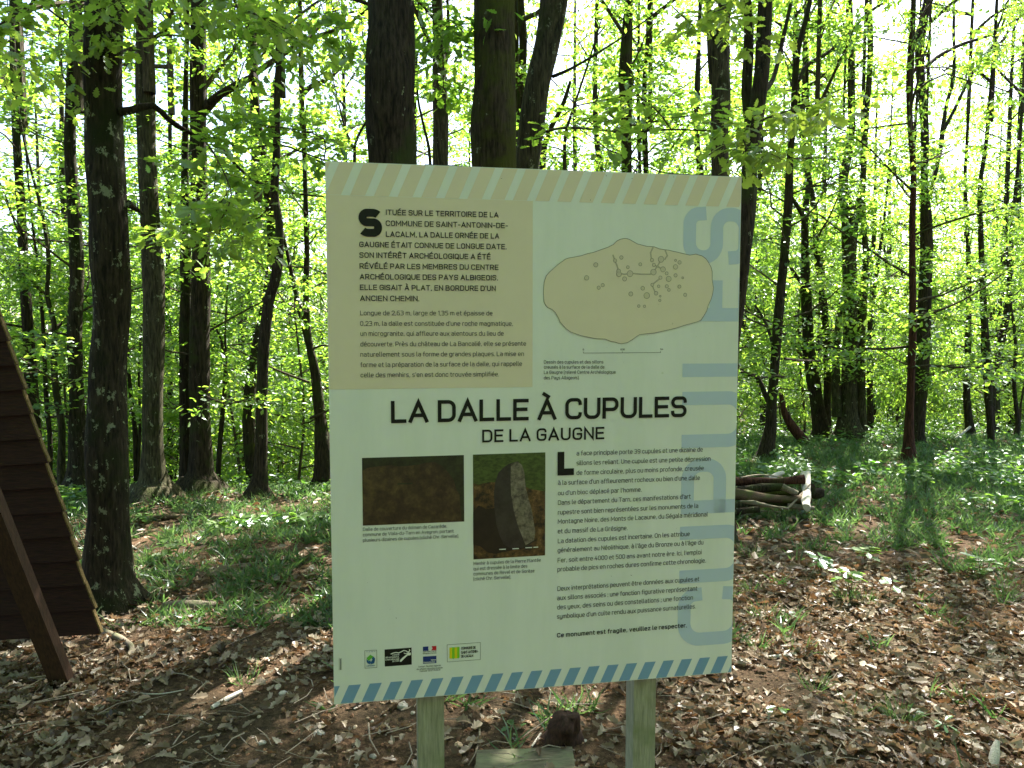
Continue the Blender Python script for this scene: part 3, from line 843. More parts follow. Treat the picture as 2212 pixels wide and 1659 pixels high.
# trees beside and behind the camera, whose shade and green light fall on the sign
around = [(-4.6, -2.0), (-1.6, -3.2), (1.8, -2.8), (4.6, -1.4), (-6.5, 1.2), (7.2, 1.6), (-8, 5), (9.4, 5.0), (0.2, -5.6), (-4, -5.6), (4.4, -5.2),
          (-7.4, -3.4), (7.6, -3.6), (-2, -8.2), (2.4, -8.6), (6.6, -7.4), (-6.4, -8), (-10, -1), (10.6, -.6), (-3.2, 9.4), (0, -11), (-9.6, -6.5), (9.8, -6.8)]
dense_crowns = []
for q in range(2):
    mbx = make_crown(0.0, 7.5, 2.7, 24, 10, .12, MID, nsub=5, r0=.03, low=1.0, spread=.2)
    dense_crowns.append(mbx.mesh('dense_crown', [M['twig'], M['leaf']]))
for i, (x, y) in enumerate(around):
    root = empty('surrounding_oak', (x, y, tz(x, y)), 'tall dense oak behind the photographer' if y < 0 else 'tall oak at the side of the clearing', 'tree', 'oaks around the clearing')
    link('trunk', trunk_protos[i % 6], root)
    c = link('crown', dense_crowns[i % 2] if y < 2 else crown_protos[i % 4], root, (0, 0, .5 if y < -2.2 else 1.6 if y < 2 else 4.0))
    root.rotation_euler = (0, 0, rng.random() * 6.28)
# the crowns are thinner where the photograph's large sunny patches say the sun comes through
bpy.context.view_layer.update()
spots = [G(1720, 1440), G(1850, 1400), G(2080, 1450), G(1950, 1290), G(2000, 1440), G(1760, 1400), G(1900, 1250), G(1640, 1290), G(2120, 1330), G(520, 1480), G(430, 1500), G(330, 1205), G(420, 1195), G(600, 1240), Vector((5.0, 11.4, 0)), Vector((7.0, 11.2, 0))]
nthin = 0
old_objs = set(o.name for o in C.objects if o.name.startswith('shade'))
for o in list(C.objects):
    if o.parent is None or not (o.name.startswith('crown') or o.name.startswith('lower_branches') or o.name.startswith('foliage')) or o.matrix_world.translation.y < 2: continue
    if o.name.startswith('foliage'): continue
    mw = o.matrix_world; sc3 = mw.to_scale()
    bb = [mw @ Vector(q) for q in o.bound_box]
    zlo, zhi = min(q.z for q in bb), max(q.z for q in bb)
    cx, cy_ = mw.translation.x, mw.translation.y
    rad_ = (max(q.x for q in bb) - min(q.x for q in bb)) / 2
    worst = 9
    for g in spots:
        for zz in np.linspace(zlo, zhi, 7):
            t = (zz - g.z) / sdir.z
            if t <= 0: continue
            dd2 = math.hypot(g.x + sdir.x * t - cx, g.y + sdir.y * t - cy_)
            worst = min(worst, dd2 / rad_)
    near_path = any(math.hypot(cx - a, cy_ - b_) < .4 for a, b_ in ((6.0, 10.8), (5.0, 9.2), (5.3, 11.6), (7.2, 11.0)))
    if o.name.startswith('lower_branches'):
        if math.hypot(cx - 7, cy_ - 11.8) < 2.2: o.scale = o.scale * .62
    elif near_path:
        o.scale = (o.scale.x * .34, o.scale.y * .34, o.scale.z * .9); nthin += 1
    elif worst < .58:
        o.scale = (o.scale.x * .5, o.scale.y * .5, o.scale.z * .9)
        nthin += 1
print('thinned', nthin)
# dense crowns added out of view on four near trees, to keep the soil before the sign in shade
shade_m = dense_crowns[0]
for key, cxy, scl in (('leaning rough trunk', (.1, 6.5), (.85, .38, .30)), ('thick rough trunk rising', (2.3, 6.35), (.85, .27, .30)), ('dark trunk hugging', (4.0, 6.3), (.8, .26, .28)), ('massive dark trunk', (-1.9, 6.4), (.75, .32, .28))):
    for o in list(C.objects):
        if o.parent is None and str(o.get('label', '')).startswith(key):
            c = link('upper_crown', shade_m, o, (cxy[0] - o.location.x, cxy[1] - o.location.y, 5.0 - o.location.z))
            c.scale = scl
print('bg', nt_, ns_)

# far wood closing the view: one mass of leaves and trunks
mb = MB()
n = 90000
th = rng.uniform(-.80, .80, n); dd = rng.uniform(40, 85, n)
x = np.sin(th) * dd; y = np.cos(th) * dd
cl = vnoise(x * .33 + 5, y * .33) * .6 + vnoise(x * 1.1, y * 1.1 + 20) * .4
zt = terrain(x, y) + rng.random(n) ** .8 * (7 + 5 * cl)
keep = (vnoise(x * .8 + 3, zt * .9) + .5 * vnoise(x * 2.3, zt * 2.3) > .55)
pos = np.stack([x, y, zt], 1)[keep]
place(mb, QUAD, pos, rnd_unit(len(pos), -.5, .3), np.array([0, 0, 1.]) + .5 * rng.normal(size=(len(pos), 3)), rng.uniform(.22, .5, len(pos)), rng.random(len(pos)), 1)
for i in range(260):
    t = rng.uniform(-.78, .78); dd_ = rng.uniform(40, 70); xx, yy = math.sin(t) * dd_, math.cos(t) * dd_
    z0 = tz(xx, yy)
    mb.tube([[xx, yy, z0 - .5], [xx + rng.normal() * .3, yy, z0 + 5], [xx + rng.normal() * .6, yy, z0 + 12]], [.13, .10, .04], 5, 0, cap=False)
tag(link('far_wood', mb.mesh('far_wood', [M['bark'], M['leaf']])), kind='stuff')

# undergrowth on the falling slope
mb = MB()
n = 80000
y = 6.0 + 24 * rng.random(n) ** 1.7; x = rng.uniform(-1, 1, n) * (y * .78 + 1)
dens = vnoise(x * .9 + 7, y * .9 + 2) * .6 + vnoise(x * 2.7, y * 2.7) * .4
ok = (dens + .22 * (rng.random(n) - .5) > .42 + .16 * np.clip((7.0 - y), 0, 1) + .05 * ((x < .3) & (y < 9))) & ~((x > .3) & (y < 9.6) & (dens < .64))
x, y, dens = x[ok], y[ok], dens[ok]
hh = np.clip((dens - .42) * 3.2, 0, 1) * (.12 + .55 * np.clip((y - 8) / 8, 0, 1))
z = terrain(x, y) + .03 + rng.random(len(x)) * hh
place(mb, MID, np.stack([x, y, z], 1), rnd_unit(len(x), -.3, .4), np.array([0, 0, 1.]) + .35 * rng.normal(size=(len(x), 3)), rng.uniform(.05, .11, len(x)), rng.random(len(x)), 0)
tag(link('undergrowth', mb.mesh('undergrowth', [M['leaf_ground']])), kind='stuff')

# ------------------------------------------------------------------ grass, litter, twigs, pebbles
def grassiness(x, y):
    g = vnoise(x * .55 + 11, y * .55 + 4) * .6 + vnoise(x * 1.9 + 3, y * 1.9) * .4
    right_band = np.clip((y - 5.1) / 1.5, 0, 1) * .55 * (x > 0)
    left_band = np.clip((y - 3.4) / 2.2, 0, 1) * .46 * (x < 0)
    return g + right_band + left_band - .16 * (y < 3.6)


GR_T = grass_template()
mb = MB()
n = 230000
y = 2.6 + 9.6 * rng.random(n) ** .9; x = rng.uniform(-1, 1, n) * (y * .76 + .8)
g = grassiness(x, y)
tuft = vnoise(x * 7, y * 7)
ok = (g + .95 * (tuft - .5) > .76) & ~((x < -.8) & (y < 3.9))
x, y, g = x[ok], y[ok], g[ok]
z = terrain(x, y) - .005
ax = rnd_unit(len(x), .35, .95)
place(mb, GR_T, np.stack([x, y, z], 1), ax, rnd_unit(len(x), 0, 1), rng.uniform(.05, .15, len(x)), rng.random(len(x)), 0, rng.uniform(.8, 1.8, len(x)) + y * .12)
for i in range(75):
    ty = 2.9 + 4.2 * rng.random(); tx = rng.uniform(-1, 1) * (ty * .75 + .3)
    if ty < 3.5 and abs(tx) < 1.2: continue
    k = int(rng.uniform(25, 90)); rr_ = rng.uniform(.02, .08)
    a = rng.random(k) * 6.28; q = rr_ * np.sqrt(rng.random(k))
    bx, by = tx + q * np.cos(a), ty + q * np.sin(a)
    ax = np.stack([np.cos(a) * .8, np.sin(a) * .8, rng.uniform(.5, 1.6, k)], 1) + .3 * rng.normal(size=(k, 3))
    place(mb, GR_T, np.stack([bx, by, terrain(bx, by)], 1), ax, rnd_unit(k, 0, 1), rng.uniform(.04, .12, k), rng.random(k), 0, rng.uniform(.6, 1.2, k))
print('grass', len(x))
tag(link('grass', mb.mesh('grass', [M['grass']])), kind='stuff')

mb = MB()


def litter(n, y0, y1, tmpl, s0, s1, pw=1.0):
    y = y0 + (y1 - y0) * rng.random(n) ** pw; x = rng.uniform(-1, 1, n) * (y * .78 + .7)
    soil = vnoise(x * 1.2 + 30, y * 1.2 + 12)
    bare = (y < 3.35) & (soil > .30) & (x > -1.6) & (x < 1.35) & (rng.random(n) < .80)
    g = grassiness(x, y)
    ok = ~bare & ~((g > .95) & (rng.random(n) < .8)) & ~((x < .3) & (y > 5) & (rng.random(n) < .5)) & ~((g > .72) & (rng.random(n) < .5))
    x, y = x[ok], y[ok]; k = len(x)
    z = terrain(x, y) + rng.random(k) ** 2 * .035 + .006
    ax = rnd_unit(k, -.3, .3)
    nr = np.array([0, 0, 1.]) + .55 * rng.normal(size=(k, 3))
    patch = vnoise(x * 2 + 40, y * 2)
    tint = np.clip(rng.beta(2.2, 1.8, k) * .9 + .25 * (patch - .5), 0, 1)
    place(mb, tmpl, np.stack([x, y, z], 1), ax, nr, rng.uniform(s0, s1, k), tint, 0, rng.uniform(.7, 1.15, k), rng.uniform(-.9, 1.1, k))


litter(17000, 2.0, 5.0, OAK, .035, .078, .8)
litter(9000, 2.0, 5.0, MID, .015, .035, .8)
litter(27000, 4.6, 12.5, MID, .045, .09, .8)
tag(link('leaf_litter', mb.mesh('leaf_litter', [M['litter']])), kind='stuff')

mb = MB()
for i in range(900):
    y = 2.2 + 6 * random.random() ** 1.5; x = random.uniform(-1, 1) * (y * .76 + .5)
    a = random.random() * 6.28; L = random.uniform(.05, .28)
    z = tz(x, y) + random.uniform(.006, .03)
    b2 = random.uniform(-.25, .25)
    p = [[x, y, z], [x + math.cos(a) * L * .5, y + math.sin(a) * L * .5, z + random.uniform(0, .02)], [x + math.cos(a + b2) * L, y + math.sin(a + b2) * L, z + random.uniform(-.003, .02)]]
    r = random.uniform(.0012, .0035)
    mb.tube(p, [r, r * .9, r * .5], 4, 0, .5, cap=False)
tag(link('twig_litter', mb.mesh('twig_litter', [M['twig_dead']])), kind='stuff')


def rock(r, sq=.6, n=7):
    mb = MB()
    v = []
    for i in range(n + 1):
        ph = math.pi * i / n
        for j in range(9):
            th = 2 * math.pi * j / 9
            q = r * (1 + .9 * (vnoise(math.cos(th) * 1.9 + 5 + r * 900, math.sin(th) * 1.4 + ph * 1.2) - .5))
            v.append((q * math.sin(ph) * math.cos(th), q * math.sin(ph) * math.sin(th) * .8, q * math.cos(ph) * sq))
    f = [(i * 9 + j, i * 9 + (j + 1) % 9, (i + 1) * 9 + (j + 1) % 9, (i + 1) * 9 + j) for i in range(n) for j in range(9)]
    return np.array(v, float), np.array(f)


mb = MB()
pv, pf = rock(1.0, .6, 4)
n = 2600
y = 2.1 + 1.9 * rng.random(n) ** 1.2; x = rng.uniform(-1, 1, n) * (y * .74 + .2)
ok = (vnoise(x * 1.2 + 30, y * 1.2 + 12) > .30) | (rng.random(n) < .25)
x, y = x[ok], y[ok]
place(mb, (pv, pf), np.stack([x, y, terrain(x, y) + .002], 1), rnd_unit(len(x), -.2, .2), rnd_unit(len(x), .6, 1), rng.uniform(.003, .011, len(x)) * (1 + (rng.random(len(x)) > .96)), rng.random(len(x)), 0)
m, nt, nd, ln, b = mat('pebble')
at = nd.new('ShaderNodeAttribute'); at.attribute_name = 'tint'
ln.new(ramp(nd, ln, at.outputs['Fac'], [(0, (.10, .045, .02)), (.6, (.24, .12, .06)), (.85, (.34, .25, .16)), (1, (.5, .46, .4))]).outputs[0], b.inputs['Base Color'])
b.inputs['Roughness'].default_value = .9
M['pebble'] = m
tag(link('pebbles', mb.mesh('pebbles', [M['pebble']], smooth=False)), kind='stuff')

# ------------------------------------------------------------------ sticks and logs lying about, one object each
def stick(label, pts, mt='twig_dead', nm='stick', cat='stick', lift=0.004, rough=.15, fork=None, sides=8, ds=None):
    """pts (px, py, width_px) on the ground; ds gives fixed depths instead"""
    gp = []
    for i, (a, b_, w) in enumerate(pts):
        if ds: p = P(a, b_, ds[i])
        else:
            p = G(a, b_)
        r = w / 2 / FPX * p.y
        if not ds: p.z += r * .7 + lift
        gp.append((p, r))
    off = gp[0][0].copy()
    p2, r2 = smooth_path([p - off for p, r in gp], [r for p, r in gp], max(.02, gp[0][1] * 1.2))
    mb = MB(); mb.tube(p2, r2, sides, 0, .5, rough=rough)
    if fork:
        g2 = [G(a, b_) - off + Vector((0, 0, .012)) for a, b_, w in fork]
        p3, r3 = smooth_path(g2, [w / 2 / FPX * gp[0][0].y for a, b_, w in fork], .03)
        mb.tube(p3, r3, 6, 0, .5, rough=rough)
    o = link(nm, mb.mesh(nm, [M[mt]], smooth=True), None, off)
    return tag(o, label, cat)


stick('dark bowed stick lying on the soil below the shelter prop', [(143, 1566, 6), (190, 1552, 8), (230, 1545, 9), (267, 1547, 8)], 'deadwood')
stick('thick pale broken stick in the sunny litter left of the sign', [(458, 1533, 9), (490, 1515, 11), (522, 1498, 9)], 'deadwood_pale')
stick('thin forked twig on dark soil in the bottom left corner', [(80, 1630, 5), (100, 1605, 4), (117, 1585, 3), (114, 1567, 2)], 'deadwood', fork=[(100, 1605, 3), (85, 1596, 3), (78, 1600, 2)])
stick('crusty lichen covered branch beside the shelter board corner', [(215, 1362, 10), (235, 1375, 14), (262, 1388, 16), (285, 1405, 12), (270, 1432, 9)], 'deadwood')
stick('thin hooked twig lying below the curved scrape of litter', [(214, 1609, 3), (245, 1628, 4), (251, 1645, 3)], 'deadwood')
stick('slender straight twig in the sunlit litter above bowed stick', [(255, 1493, 2), (300, 1500, 3), (345, 1502, 3), (402, 1492, 2)], 'deadwood_pale')
stick('arched grey twig against the foot of the spotted oak', [(231, 1312, 3), (238, 1290, 3), (255, 1268, 3), (277, 1258, 2)], 'deadwood_pale')
stick('pale straight twig on the grass right of the spotted oak', [(274, 1174, 3), (296, 1188, 3), (320, 1203, 3)], 'deadwood_pale')
stick('long mossy fallen branch across the green cover on the left', [(280, 1125, 9), (400, 1121, 11), (520, 1124, 10), (640, 1122, 9), (720, 1126, 8)], 'deadwood_dark', nm='fallen_branch', cat='branch')
stick('brown curved twig standing in litter right of the left post', [(1033, 1560, 4), (1036, 1590, 5), (1028, 1628, 4), (1012, 1656, 3)], 'deadwood')
stick('short grey green twig propped beside the reddish stump', [(1168, 1588, 5), (1160, 1600, 5), (1148, 1617, 5)], 'deadwood_pale')
stick('knobbly lichen branch in the bright litter right of the sign', [(1765, 1386, 6), (1778, 1405, 7), (1790, 1418, 8), (1802, 1432, 7)], 'deadwood')
stick('pale stout stick in sun close to the lower right sign corner', [(1660, 1424, 7), (1690, 1421, 9), (1718, 1416, 8)], 'deadwood_pale')
stick('thin straight twig pointing down right on the lower right litter', [(1935, 1474, 3), (1975, 1495, 4), (2008, 1512, 3)], 'deadwood_pale')
stick('upright forked pale twig leaning in the far lower right', [(2092, 1468, 4), (2105, 1450, 4), (2118, 1432, 3)], 'deadwood_pale')
stick('long thin twig trailing from the big sunny patch to right edge', [(1960, 1450, 3), (2040, 1452, 4), (2110, 1450, 4), (2160, 1458, 3)], 'deadwood_pale')
stick('dark slanting branch on the ground behind the right sign edge', [(1592, 1106, 8), (1620, 1128, 9), (1650, 1152, 7), (1704, 1174, 4)], 'deadwood', nm='fallen_branch', cat='branch')
stick('pale short stick half way up the right edge litter', [(2156, 1200, 5), (2176, 1212, 7), (2200, 1226, 6)], 'deadwood_pale')
stick('tiny bent stick on the shaded litter right of the seedlings', [(1986, 1184, 3), (2002, 1172, 4), (2012, 1168, 3)], 'deadwood_pale')
stick('long thin dark twig curving through lower right shade', [(1665, 1573, 3), (1690, 1600, 3), (1715, 1640, 3)], 'deadwood')
stick('bright curved twig on the leaves at the lower middle right', [(1530, 1505, 2), (1585, 1560, 3), (1640, 1590, 3)], 'deadwood')
stick('pale broken stake sticking out of the litter bottom right', [(2142, 1662, 22), (2146, 1640, 20), (2150, 1618, 18), (2156, 1600, 10)], 'deadwood_pale', nm='broken_stake', cat='stake', ds=[2.62, 2.64, 2.66, 2.67], rough=.35, sides=9)
stick('weathered chunk of split log on the grass left of sign', [(350, 1318, 20), (395, 1316, 24), (440, 1318, 22), (463, 1312, 14)], 'deadwood', nm='split_log', cat='log', rough=.35, sides=9)
stick('pale fallen branch tip far back at the foot of right trunks', [(2062, 948, 4), (2080, 935, 5), (2096, 922, 5)], 'deadwood_pale', ds=[11.2, 11.3, 11.4], nm='fallen_branch', cat='branch')

# pile of small logs
def log(label, p1, p2, w1, w2, d1, d2, mt, bend=0):
    pts = [(p1[0] + (p2[0] - p1[0]) * t, p1[1] + (p2[1] - p1[1]) * t + bend * math.sin(math.pi * t), w1 + (w2 - w1) * t) for t in (0, .33, .66, 1)]
    pts = [(a + random.uniform(-2, 2), b_ + random.uniform(-2.5, 2.5), w_ * random.uniform(.8, 1.2)) for a, b_, w_ in pts]
    o = stick(label, pts, mt, 'log', 'log', rough=.5, sides=12, ds=[d1 + (d2 - d1) * t for t in (0, .33, .66, 1)])
    o['group'] = 'small logs of the pile right of the sign'


log('sunlit white log laid across the front of the pile', (1738, 1024), (1742, 1098), 19, 16, 6.75, 6.15, 'deadwood_pale', 3)
log('crumbling dark log lying under the upper brown log', (1580, 1066), (1752, 1078), 20, 15, 6.45, 6.35, 'deadwood_dark', 4)
log('thin crooked grey log across the low front of the pile', (1600, 1082), (1700, 1100), 9, 6, 6.25, 6.1, 'deadwood', -3)
log('upper brown log with a broken red end on the pile', (1560, 1044), (1736, 1036), 22, 18, 6.6, 6.55, 'bark_red')
log('thin pale log poking up at the back of the pile', (1655, 1036), (1692, 1020), 12, 10, 6.75, 6.9, 'deadwood_pale')
log('mossy log second from the top of the pile', (1560, 1058), (1690, 1052), 18, 15, 6.5, 6.5, 'bark')
log('long mossy yellow green log in the middle of the pile', (1560, 1072), (1730, 1064), 18, 14, 6.55, 6.5, 'bark_moss')
log('split pale log chunk beside the white log', (1690, 1052), (1722, 1068), 16, 13, 6.4, 6.35, 'deadwood')
log('lowest long brown log on the ground of the pile', (1560, 1090), (1735, 1086), 17, 15, 6.45, 6.4, 'bark_pale')
log('dark rotten log end right of the white log', (1745, 1058), (1772, 1068), 26, 18, 6.6, 6.7, 'bark')
log('bottom dark log nearest the sign in the pile', (1560, 1104), (1640, 1102), 16, 14, 6.3, 6.3, 'bark')
log('short stub beneath the white log end', (1700, 1092), (1760, 1098), 11, 9, 6.35, 6.3, 'deadwood')

for lab, q in (('thin broken branch jutting left out of the log pile foot', [(1592, 1118, 6), (1640, 1104, 5), (1690, 1108, 3)]), ('splintered stick leaning against the white log', [(1700, 1100, 5), (1722, 1078, 5), (1750, 1046, 3)]),
               ('short broken stick on the litter below the white log', [(1735, 1112, 5), (1765, 1106, 6), (1782, 1112, 4)]), ('crooked twig on top of the log pile', [(1600, 1032, 4), (1640, 1026, 4), (1690, 1030, 2)])):
    dz = [6.35, 6.4, 6.45] if q[0][1] > 1090 and q[1][1] > 1100 else [6.2, 6.35, 6.5]
    o = stick(lab, q, 'deadwood', ds=[d_ if 'pile' in lab or 'leaning' in lab else G(a, b_).y for d_, (a, b_, w_) in zip(dz, q)], rough=.4)

# rocks
for lab, px, py, r, mt in [('small rounded pale stone near the left foot of the sign', 690, 1586, .022, 'stone'),
                           ('flat pale stone on soil left below the sign corner', 568, 1606, .016, 'stone'),
                           ('orange tinted flat stone left of the left post', 870, 1528, .026, 'stone'),
                           ('pale white pebble low beside the left post', 806, 1635, .014, 'stone'),
                           ('small grey stone in the litter under the shelter prop', 200, 1506, .018, 'stone'),
                           ('white round pebble between post and plank', 1023, 1598, .010, 'stone')]:
    g = G(px, py)
    v, f = rock(r)
    mb = MB(); mb.add(v, f)
    tag(link('stone', mb.mesh('stone', [M[mt]], smooth=False), None, (g.x, g.y, g.z + r * .2)), lab, 'stone')

# reddish stump
g = G(1222, 1606)
mb = MB()
zz = np.array([-.03, 0, .02, .04, .055, .07, .085, .10, .11, .118, .112, .09]); rr = .86 * np.array([.09, .080, .075, .072, .068, .070, .064, .063, .055, .046, .030, .012])
mb.tube(np.stack([.01 * np.sin(zz * 20), .0 * zz, zz], 1), rr, 26, 0, .5, rough=.7, cap=False)
tag(link('stump', mb.mesh('stump', [M['rotten']], smooth=True), None, g), 'small rotten reddish stump on the soil beneath the sign', 'stump')

# plank
g = G(1030, 1636); g2 = G(1215, 1632)
ux = (g2 - g); ux.z = 0; ux = ux.normalized(); uy = Vector((-ux.y, ux.x, 0))
mb = MB()
nseg = 8
W_ = .13
for i in range(1):
    v = []
    for k in range(nseg + 1):
        t = k / nseg
        e1 = -W_ + .006 * (rng.random() - .5); e2 = .02 * t + .006 * (rng.random() - .5)
        for e, h in ((e1, 0), (e2, 0), (e2, .017), (e1, .017)):
            p = ux * (t * .36) + uy * e + Vector((0, 0, h + .012))
            v.append(tuple(p))
    f = []
    for k in range(nseg):
        for c_ in range(4):
            f.append((k * 4 + c_, (k + 1) * 4 + c_, (k + 1) * 4 + (c_ + 1) % 4, k * 4 + (c_ + 1) % 4))
    f.append((0, 1, 2, 3)); f.append((nseg * 4 + 3, nseg * 4 + 2, nseg * 4 + 1, nseg * 4))
    mb.add(v, f)
tag(link('plank', mb.mesh('plank', [M['plank']]), None, g), 'short weathered wooden plank lying on the soil between the posts', 'plank')

# ------------------------------------------------------------------ seedlings
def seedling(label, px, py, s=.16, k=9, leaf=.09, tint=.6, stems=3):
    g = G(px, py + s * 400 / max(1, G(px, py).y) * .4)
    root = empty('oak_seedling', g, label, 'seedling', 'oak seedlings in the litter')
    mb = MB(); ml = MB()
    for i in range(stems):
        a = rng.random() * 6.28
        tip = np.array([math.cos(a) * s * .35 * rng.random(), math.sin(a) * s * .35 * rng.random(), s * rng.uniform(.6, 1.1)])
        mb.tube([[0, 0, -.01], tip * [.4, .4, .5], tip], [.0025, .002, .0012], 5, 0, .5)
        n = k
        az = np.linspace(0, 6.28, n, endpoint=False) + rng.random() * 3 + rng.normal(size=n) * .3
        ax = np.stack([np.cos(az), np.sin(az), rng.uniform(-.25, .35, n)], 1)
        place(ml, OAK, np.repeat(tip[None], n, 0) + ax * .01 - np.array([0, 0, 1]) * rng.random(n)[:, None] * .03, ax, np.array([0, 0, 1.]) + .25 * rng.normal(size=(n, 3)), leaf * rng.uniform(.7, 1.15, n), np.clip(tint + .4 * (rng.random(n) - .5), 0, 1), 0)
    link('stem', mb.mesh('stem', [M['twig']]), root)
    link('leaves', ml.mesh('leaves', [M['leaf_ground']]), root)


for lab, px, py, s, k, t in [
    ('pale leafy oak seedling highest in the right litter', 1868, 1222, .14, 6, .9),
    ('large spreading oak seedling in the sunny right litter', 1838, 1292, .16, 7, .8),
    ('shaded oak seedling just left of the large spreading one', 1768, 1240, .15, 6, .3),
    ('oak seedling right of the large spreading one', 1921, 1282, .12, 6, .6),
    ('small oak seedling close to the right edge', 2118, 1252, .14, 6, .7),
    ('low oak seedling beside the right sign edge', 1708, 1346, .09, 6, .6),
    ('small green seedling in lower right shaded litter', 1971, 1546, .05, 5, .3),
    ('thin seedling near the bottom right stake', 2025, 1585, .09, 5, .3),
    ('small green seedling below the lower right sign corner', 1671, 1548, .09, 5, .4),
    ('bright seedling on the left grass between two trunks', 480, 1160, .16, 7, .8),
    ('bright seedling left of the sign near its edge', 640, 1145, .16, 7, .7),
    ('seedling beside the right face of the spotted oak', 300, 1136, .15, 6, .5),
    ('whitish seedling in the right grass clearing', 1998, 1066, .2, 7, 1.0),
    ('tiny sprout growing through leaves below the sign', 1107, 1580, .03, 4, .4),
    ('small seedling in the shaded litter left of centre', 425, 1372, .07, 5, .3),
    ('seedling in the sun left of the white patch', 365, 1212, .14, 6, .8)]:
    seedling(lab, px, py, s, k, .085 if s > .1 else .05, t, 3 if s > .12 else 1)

# ------------------------------------------------------------------ brown board shelter at the left
DP = 3.55
root = empty('board_shelter', (-2.2, DP, tz(-2.2, DP)), 'dark red brown leaning wall of wooden boards with a slanted prop', 'shelter')
off = root.location.copy()


def edge_x(py):      # right slanted edge in picture coordinates
    return (py - 700) / 660 * 211


rows = []
y0 = 1374.0; hrow = 53.0
for i in range(17):
    yb = y0 - i * hrow; yt = yb - hrow - 7
    rows.append((yb, yt))


def pd(py):          # the wall leans towards the camera as it rises
    return DP - (1374 - py) / 1374 * .75


for i, (yb, yt) in enumerate(rows):
    j = random.uniform(-6, 6)
    xr_b, xr_t = edge_x(yb) + 2 + j * .6, edge_x(yt) + j * .4
    tilt = 10 * (1 - i / 22)
    c = [P(-420, yb + 24 + tilt, pd(yb) - .018), P(xr_b, yb - tilt * .4, pd(yb) - .018), P(xr_t, yt - tilt * .4, pd(yt) + .004), P(-420, yt + 24 + tilt, pd(yt) + .004)]
    c = [np.array(q - off) for q in c]
    th = np.array([0, .022, 0])
    v = c + [q + th for q in c]
    mb = MB(); mb.add(v, [[0, 1, 2, 3], [7, 6, 5, 4], [0, 4, 5, 1], [1, 5, 6, 2], [2, 6, 7, 3], [3, 7, 4, 0]])
    link('board', mb.mesh('board', [M['redwood']]), root)
    e = [P(xr_b, yb - tilt * .4, pd(yb) - .012), P(xr_b + 3.5, yb - 3 - tilt * .4, pd(yb) - .012), P(xr_t + 2.5, yt - tilt * .4, pd(yt)), P(xr_t, yt - tilt * .4, pd(yt))]
    e = [np.array(q - off) for q in e]
    mb = MB(); v = e + [q + np.array([0, .02, 0]) for q in e]
    mb.add(v, [[0, 1, 2, 3], [7, 6, 5, 4], [0, 4, 5, 1], [1, 5, 6, 2], [2, 6, 7, 3], [3, 7, 4, 0]])
    link('lit_edge_strip', mb.mesh('lit_edge_strip', [M['edgewood_lit']]), root)  # light along the slanted edge, put into the colour of a thin strip


def beam(pa, pb, w, t, mt, nm, parent, dv=(0, 1, 0)):
    a, b_ = np.array(pa), np.array(pb)
    d = b_ - a; L = np.linalg.norm(d); d /= L
    s = np.cross(d, np.array(dv, float)); s /= np.linalg.norm(s); q = np.cross(s, d)
    mb = MB(); mb.box(a - s * w / 2 - q * t / 2, d * L, s * w, q * t)
    me = mb.mesh(nm, [M[mt]])
    return link(nm, me, parent)


pf = G(146, 1478)
beam(pf - off + Vector((0, 0, -.05)), P(-60, 985, 2.95) - off, .085, .05, 'redwood_light', 'prop', root)
beam(P(-420, 1160, pd(1160) + .05) - off, P(140, 1120, pd(1120) + .05) - off, .06, .05, 'redwood_light', 'cross_rail', root)

# ------------------------------------------------------------------ the sign
HB = 1.20
yaw = math.atan2(1598.0, 9442.0)
U = Vector((math.cos(yaw), math.sin(yaw), 0)); V = Vector((0, 0, -1)); N = Vector((math.sin(yaw), -math.cos(yaw), 0))
O = P(702, 348, 1.358 * HB)


def S(px, py):
    x, z = ray(px, py)
    dr = Vector((x, 1, z)); o = Vector((0, 0, EYE))
    t = (O - o).dot(N) / dr.dot(N)
    p = o + dr * t
    return (p - O).dot(U), (p - O).dot(V)


WB = (S(1602, 382)[0] + S(1580, 1452)[0]) / 2
HB = (S(722, 1522)[1] + S(1580, 1452)[1]) / 2
print('board', WB, HB, S(1602, 382), S(722, 1522), S(1580, 1452))
base = O + U * WB / 2; base.z = tz(base.x, base.y)
sign = empty('information_sign', base, 'tall printed French information board about a cup marked stone slab on two wooden posts', 'sign')
TH = .012


def B(u, v, lift=0.0):
    return np.array(O + U * u + V * v + N * lift - base)


def polyobj(name, polys, mt, lift, parent=sign):
    """flat print: list of convex polygons in (u, v)"""
    mb = MB()
    for pl in polys:
        vv = [B(u, v, lift) for u, v in pl]
        if len(vv) == 4: mb.add(vv, [[0, 1, 2, 3]])
        else:
            c = np.mean(vv, 0); n = len(vv)
            mb.add(vv + [c], [[i, (i + 1) % n, n] for i in range(n)])
    return link(name, mb.mesh(name, [M[mt] if isinstance(mt, str) else mt]), parent)


mb = MB()
mb.box(B(0, 0, -TH), np.array(U * WB), np.array(V * HB), np.array(N * TH))
panel = link('panel', mb.mesh('panel', [M['board']]), sign)


def clipu(pl, umin=0, umax=None, vmin=0, vmax=None):
    umax = WB if umax is None else umax; vmax = HB if vmax is None else vmax
    for ax, lim, sgn in ((0, umin, 1), (0, umax, -1), (1, vmin, 1), (1, vmax, -1)):
        out = []
        for i in range(len(pl)):
            a, b_ = pl[i], pl[(i + 1) % len(pl)]
            ia, ib = sgn * (a[ax] - lim) >= 0, sgn * (b_[ax] - lim) >= 0
            if ia: out.append(a)
            if ia != ib:
                t = (lim - a[ax]) / (b_[ax] - a[ax])
                out.append((a[0] + (b_[0] - a[0]) * t, a[1] + (b_[1] - a[1]) * t))
        pl = out
        if len(pl) < 3: return None
    return pl


L1, L2, L3, L4 = .0004, .0008, .0012, .0016
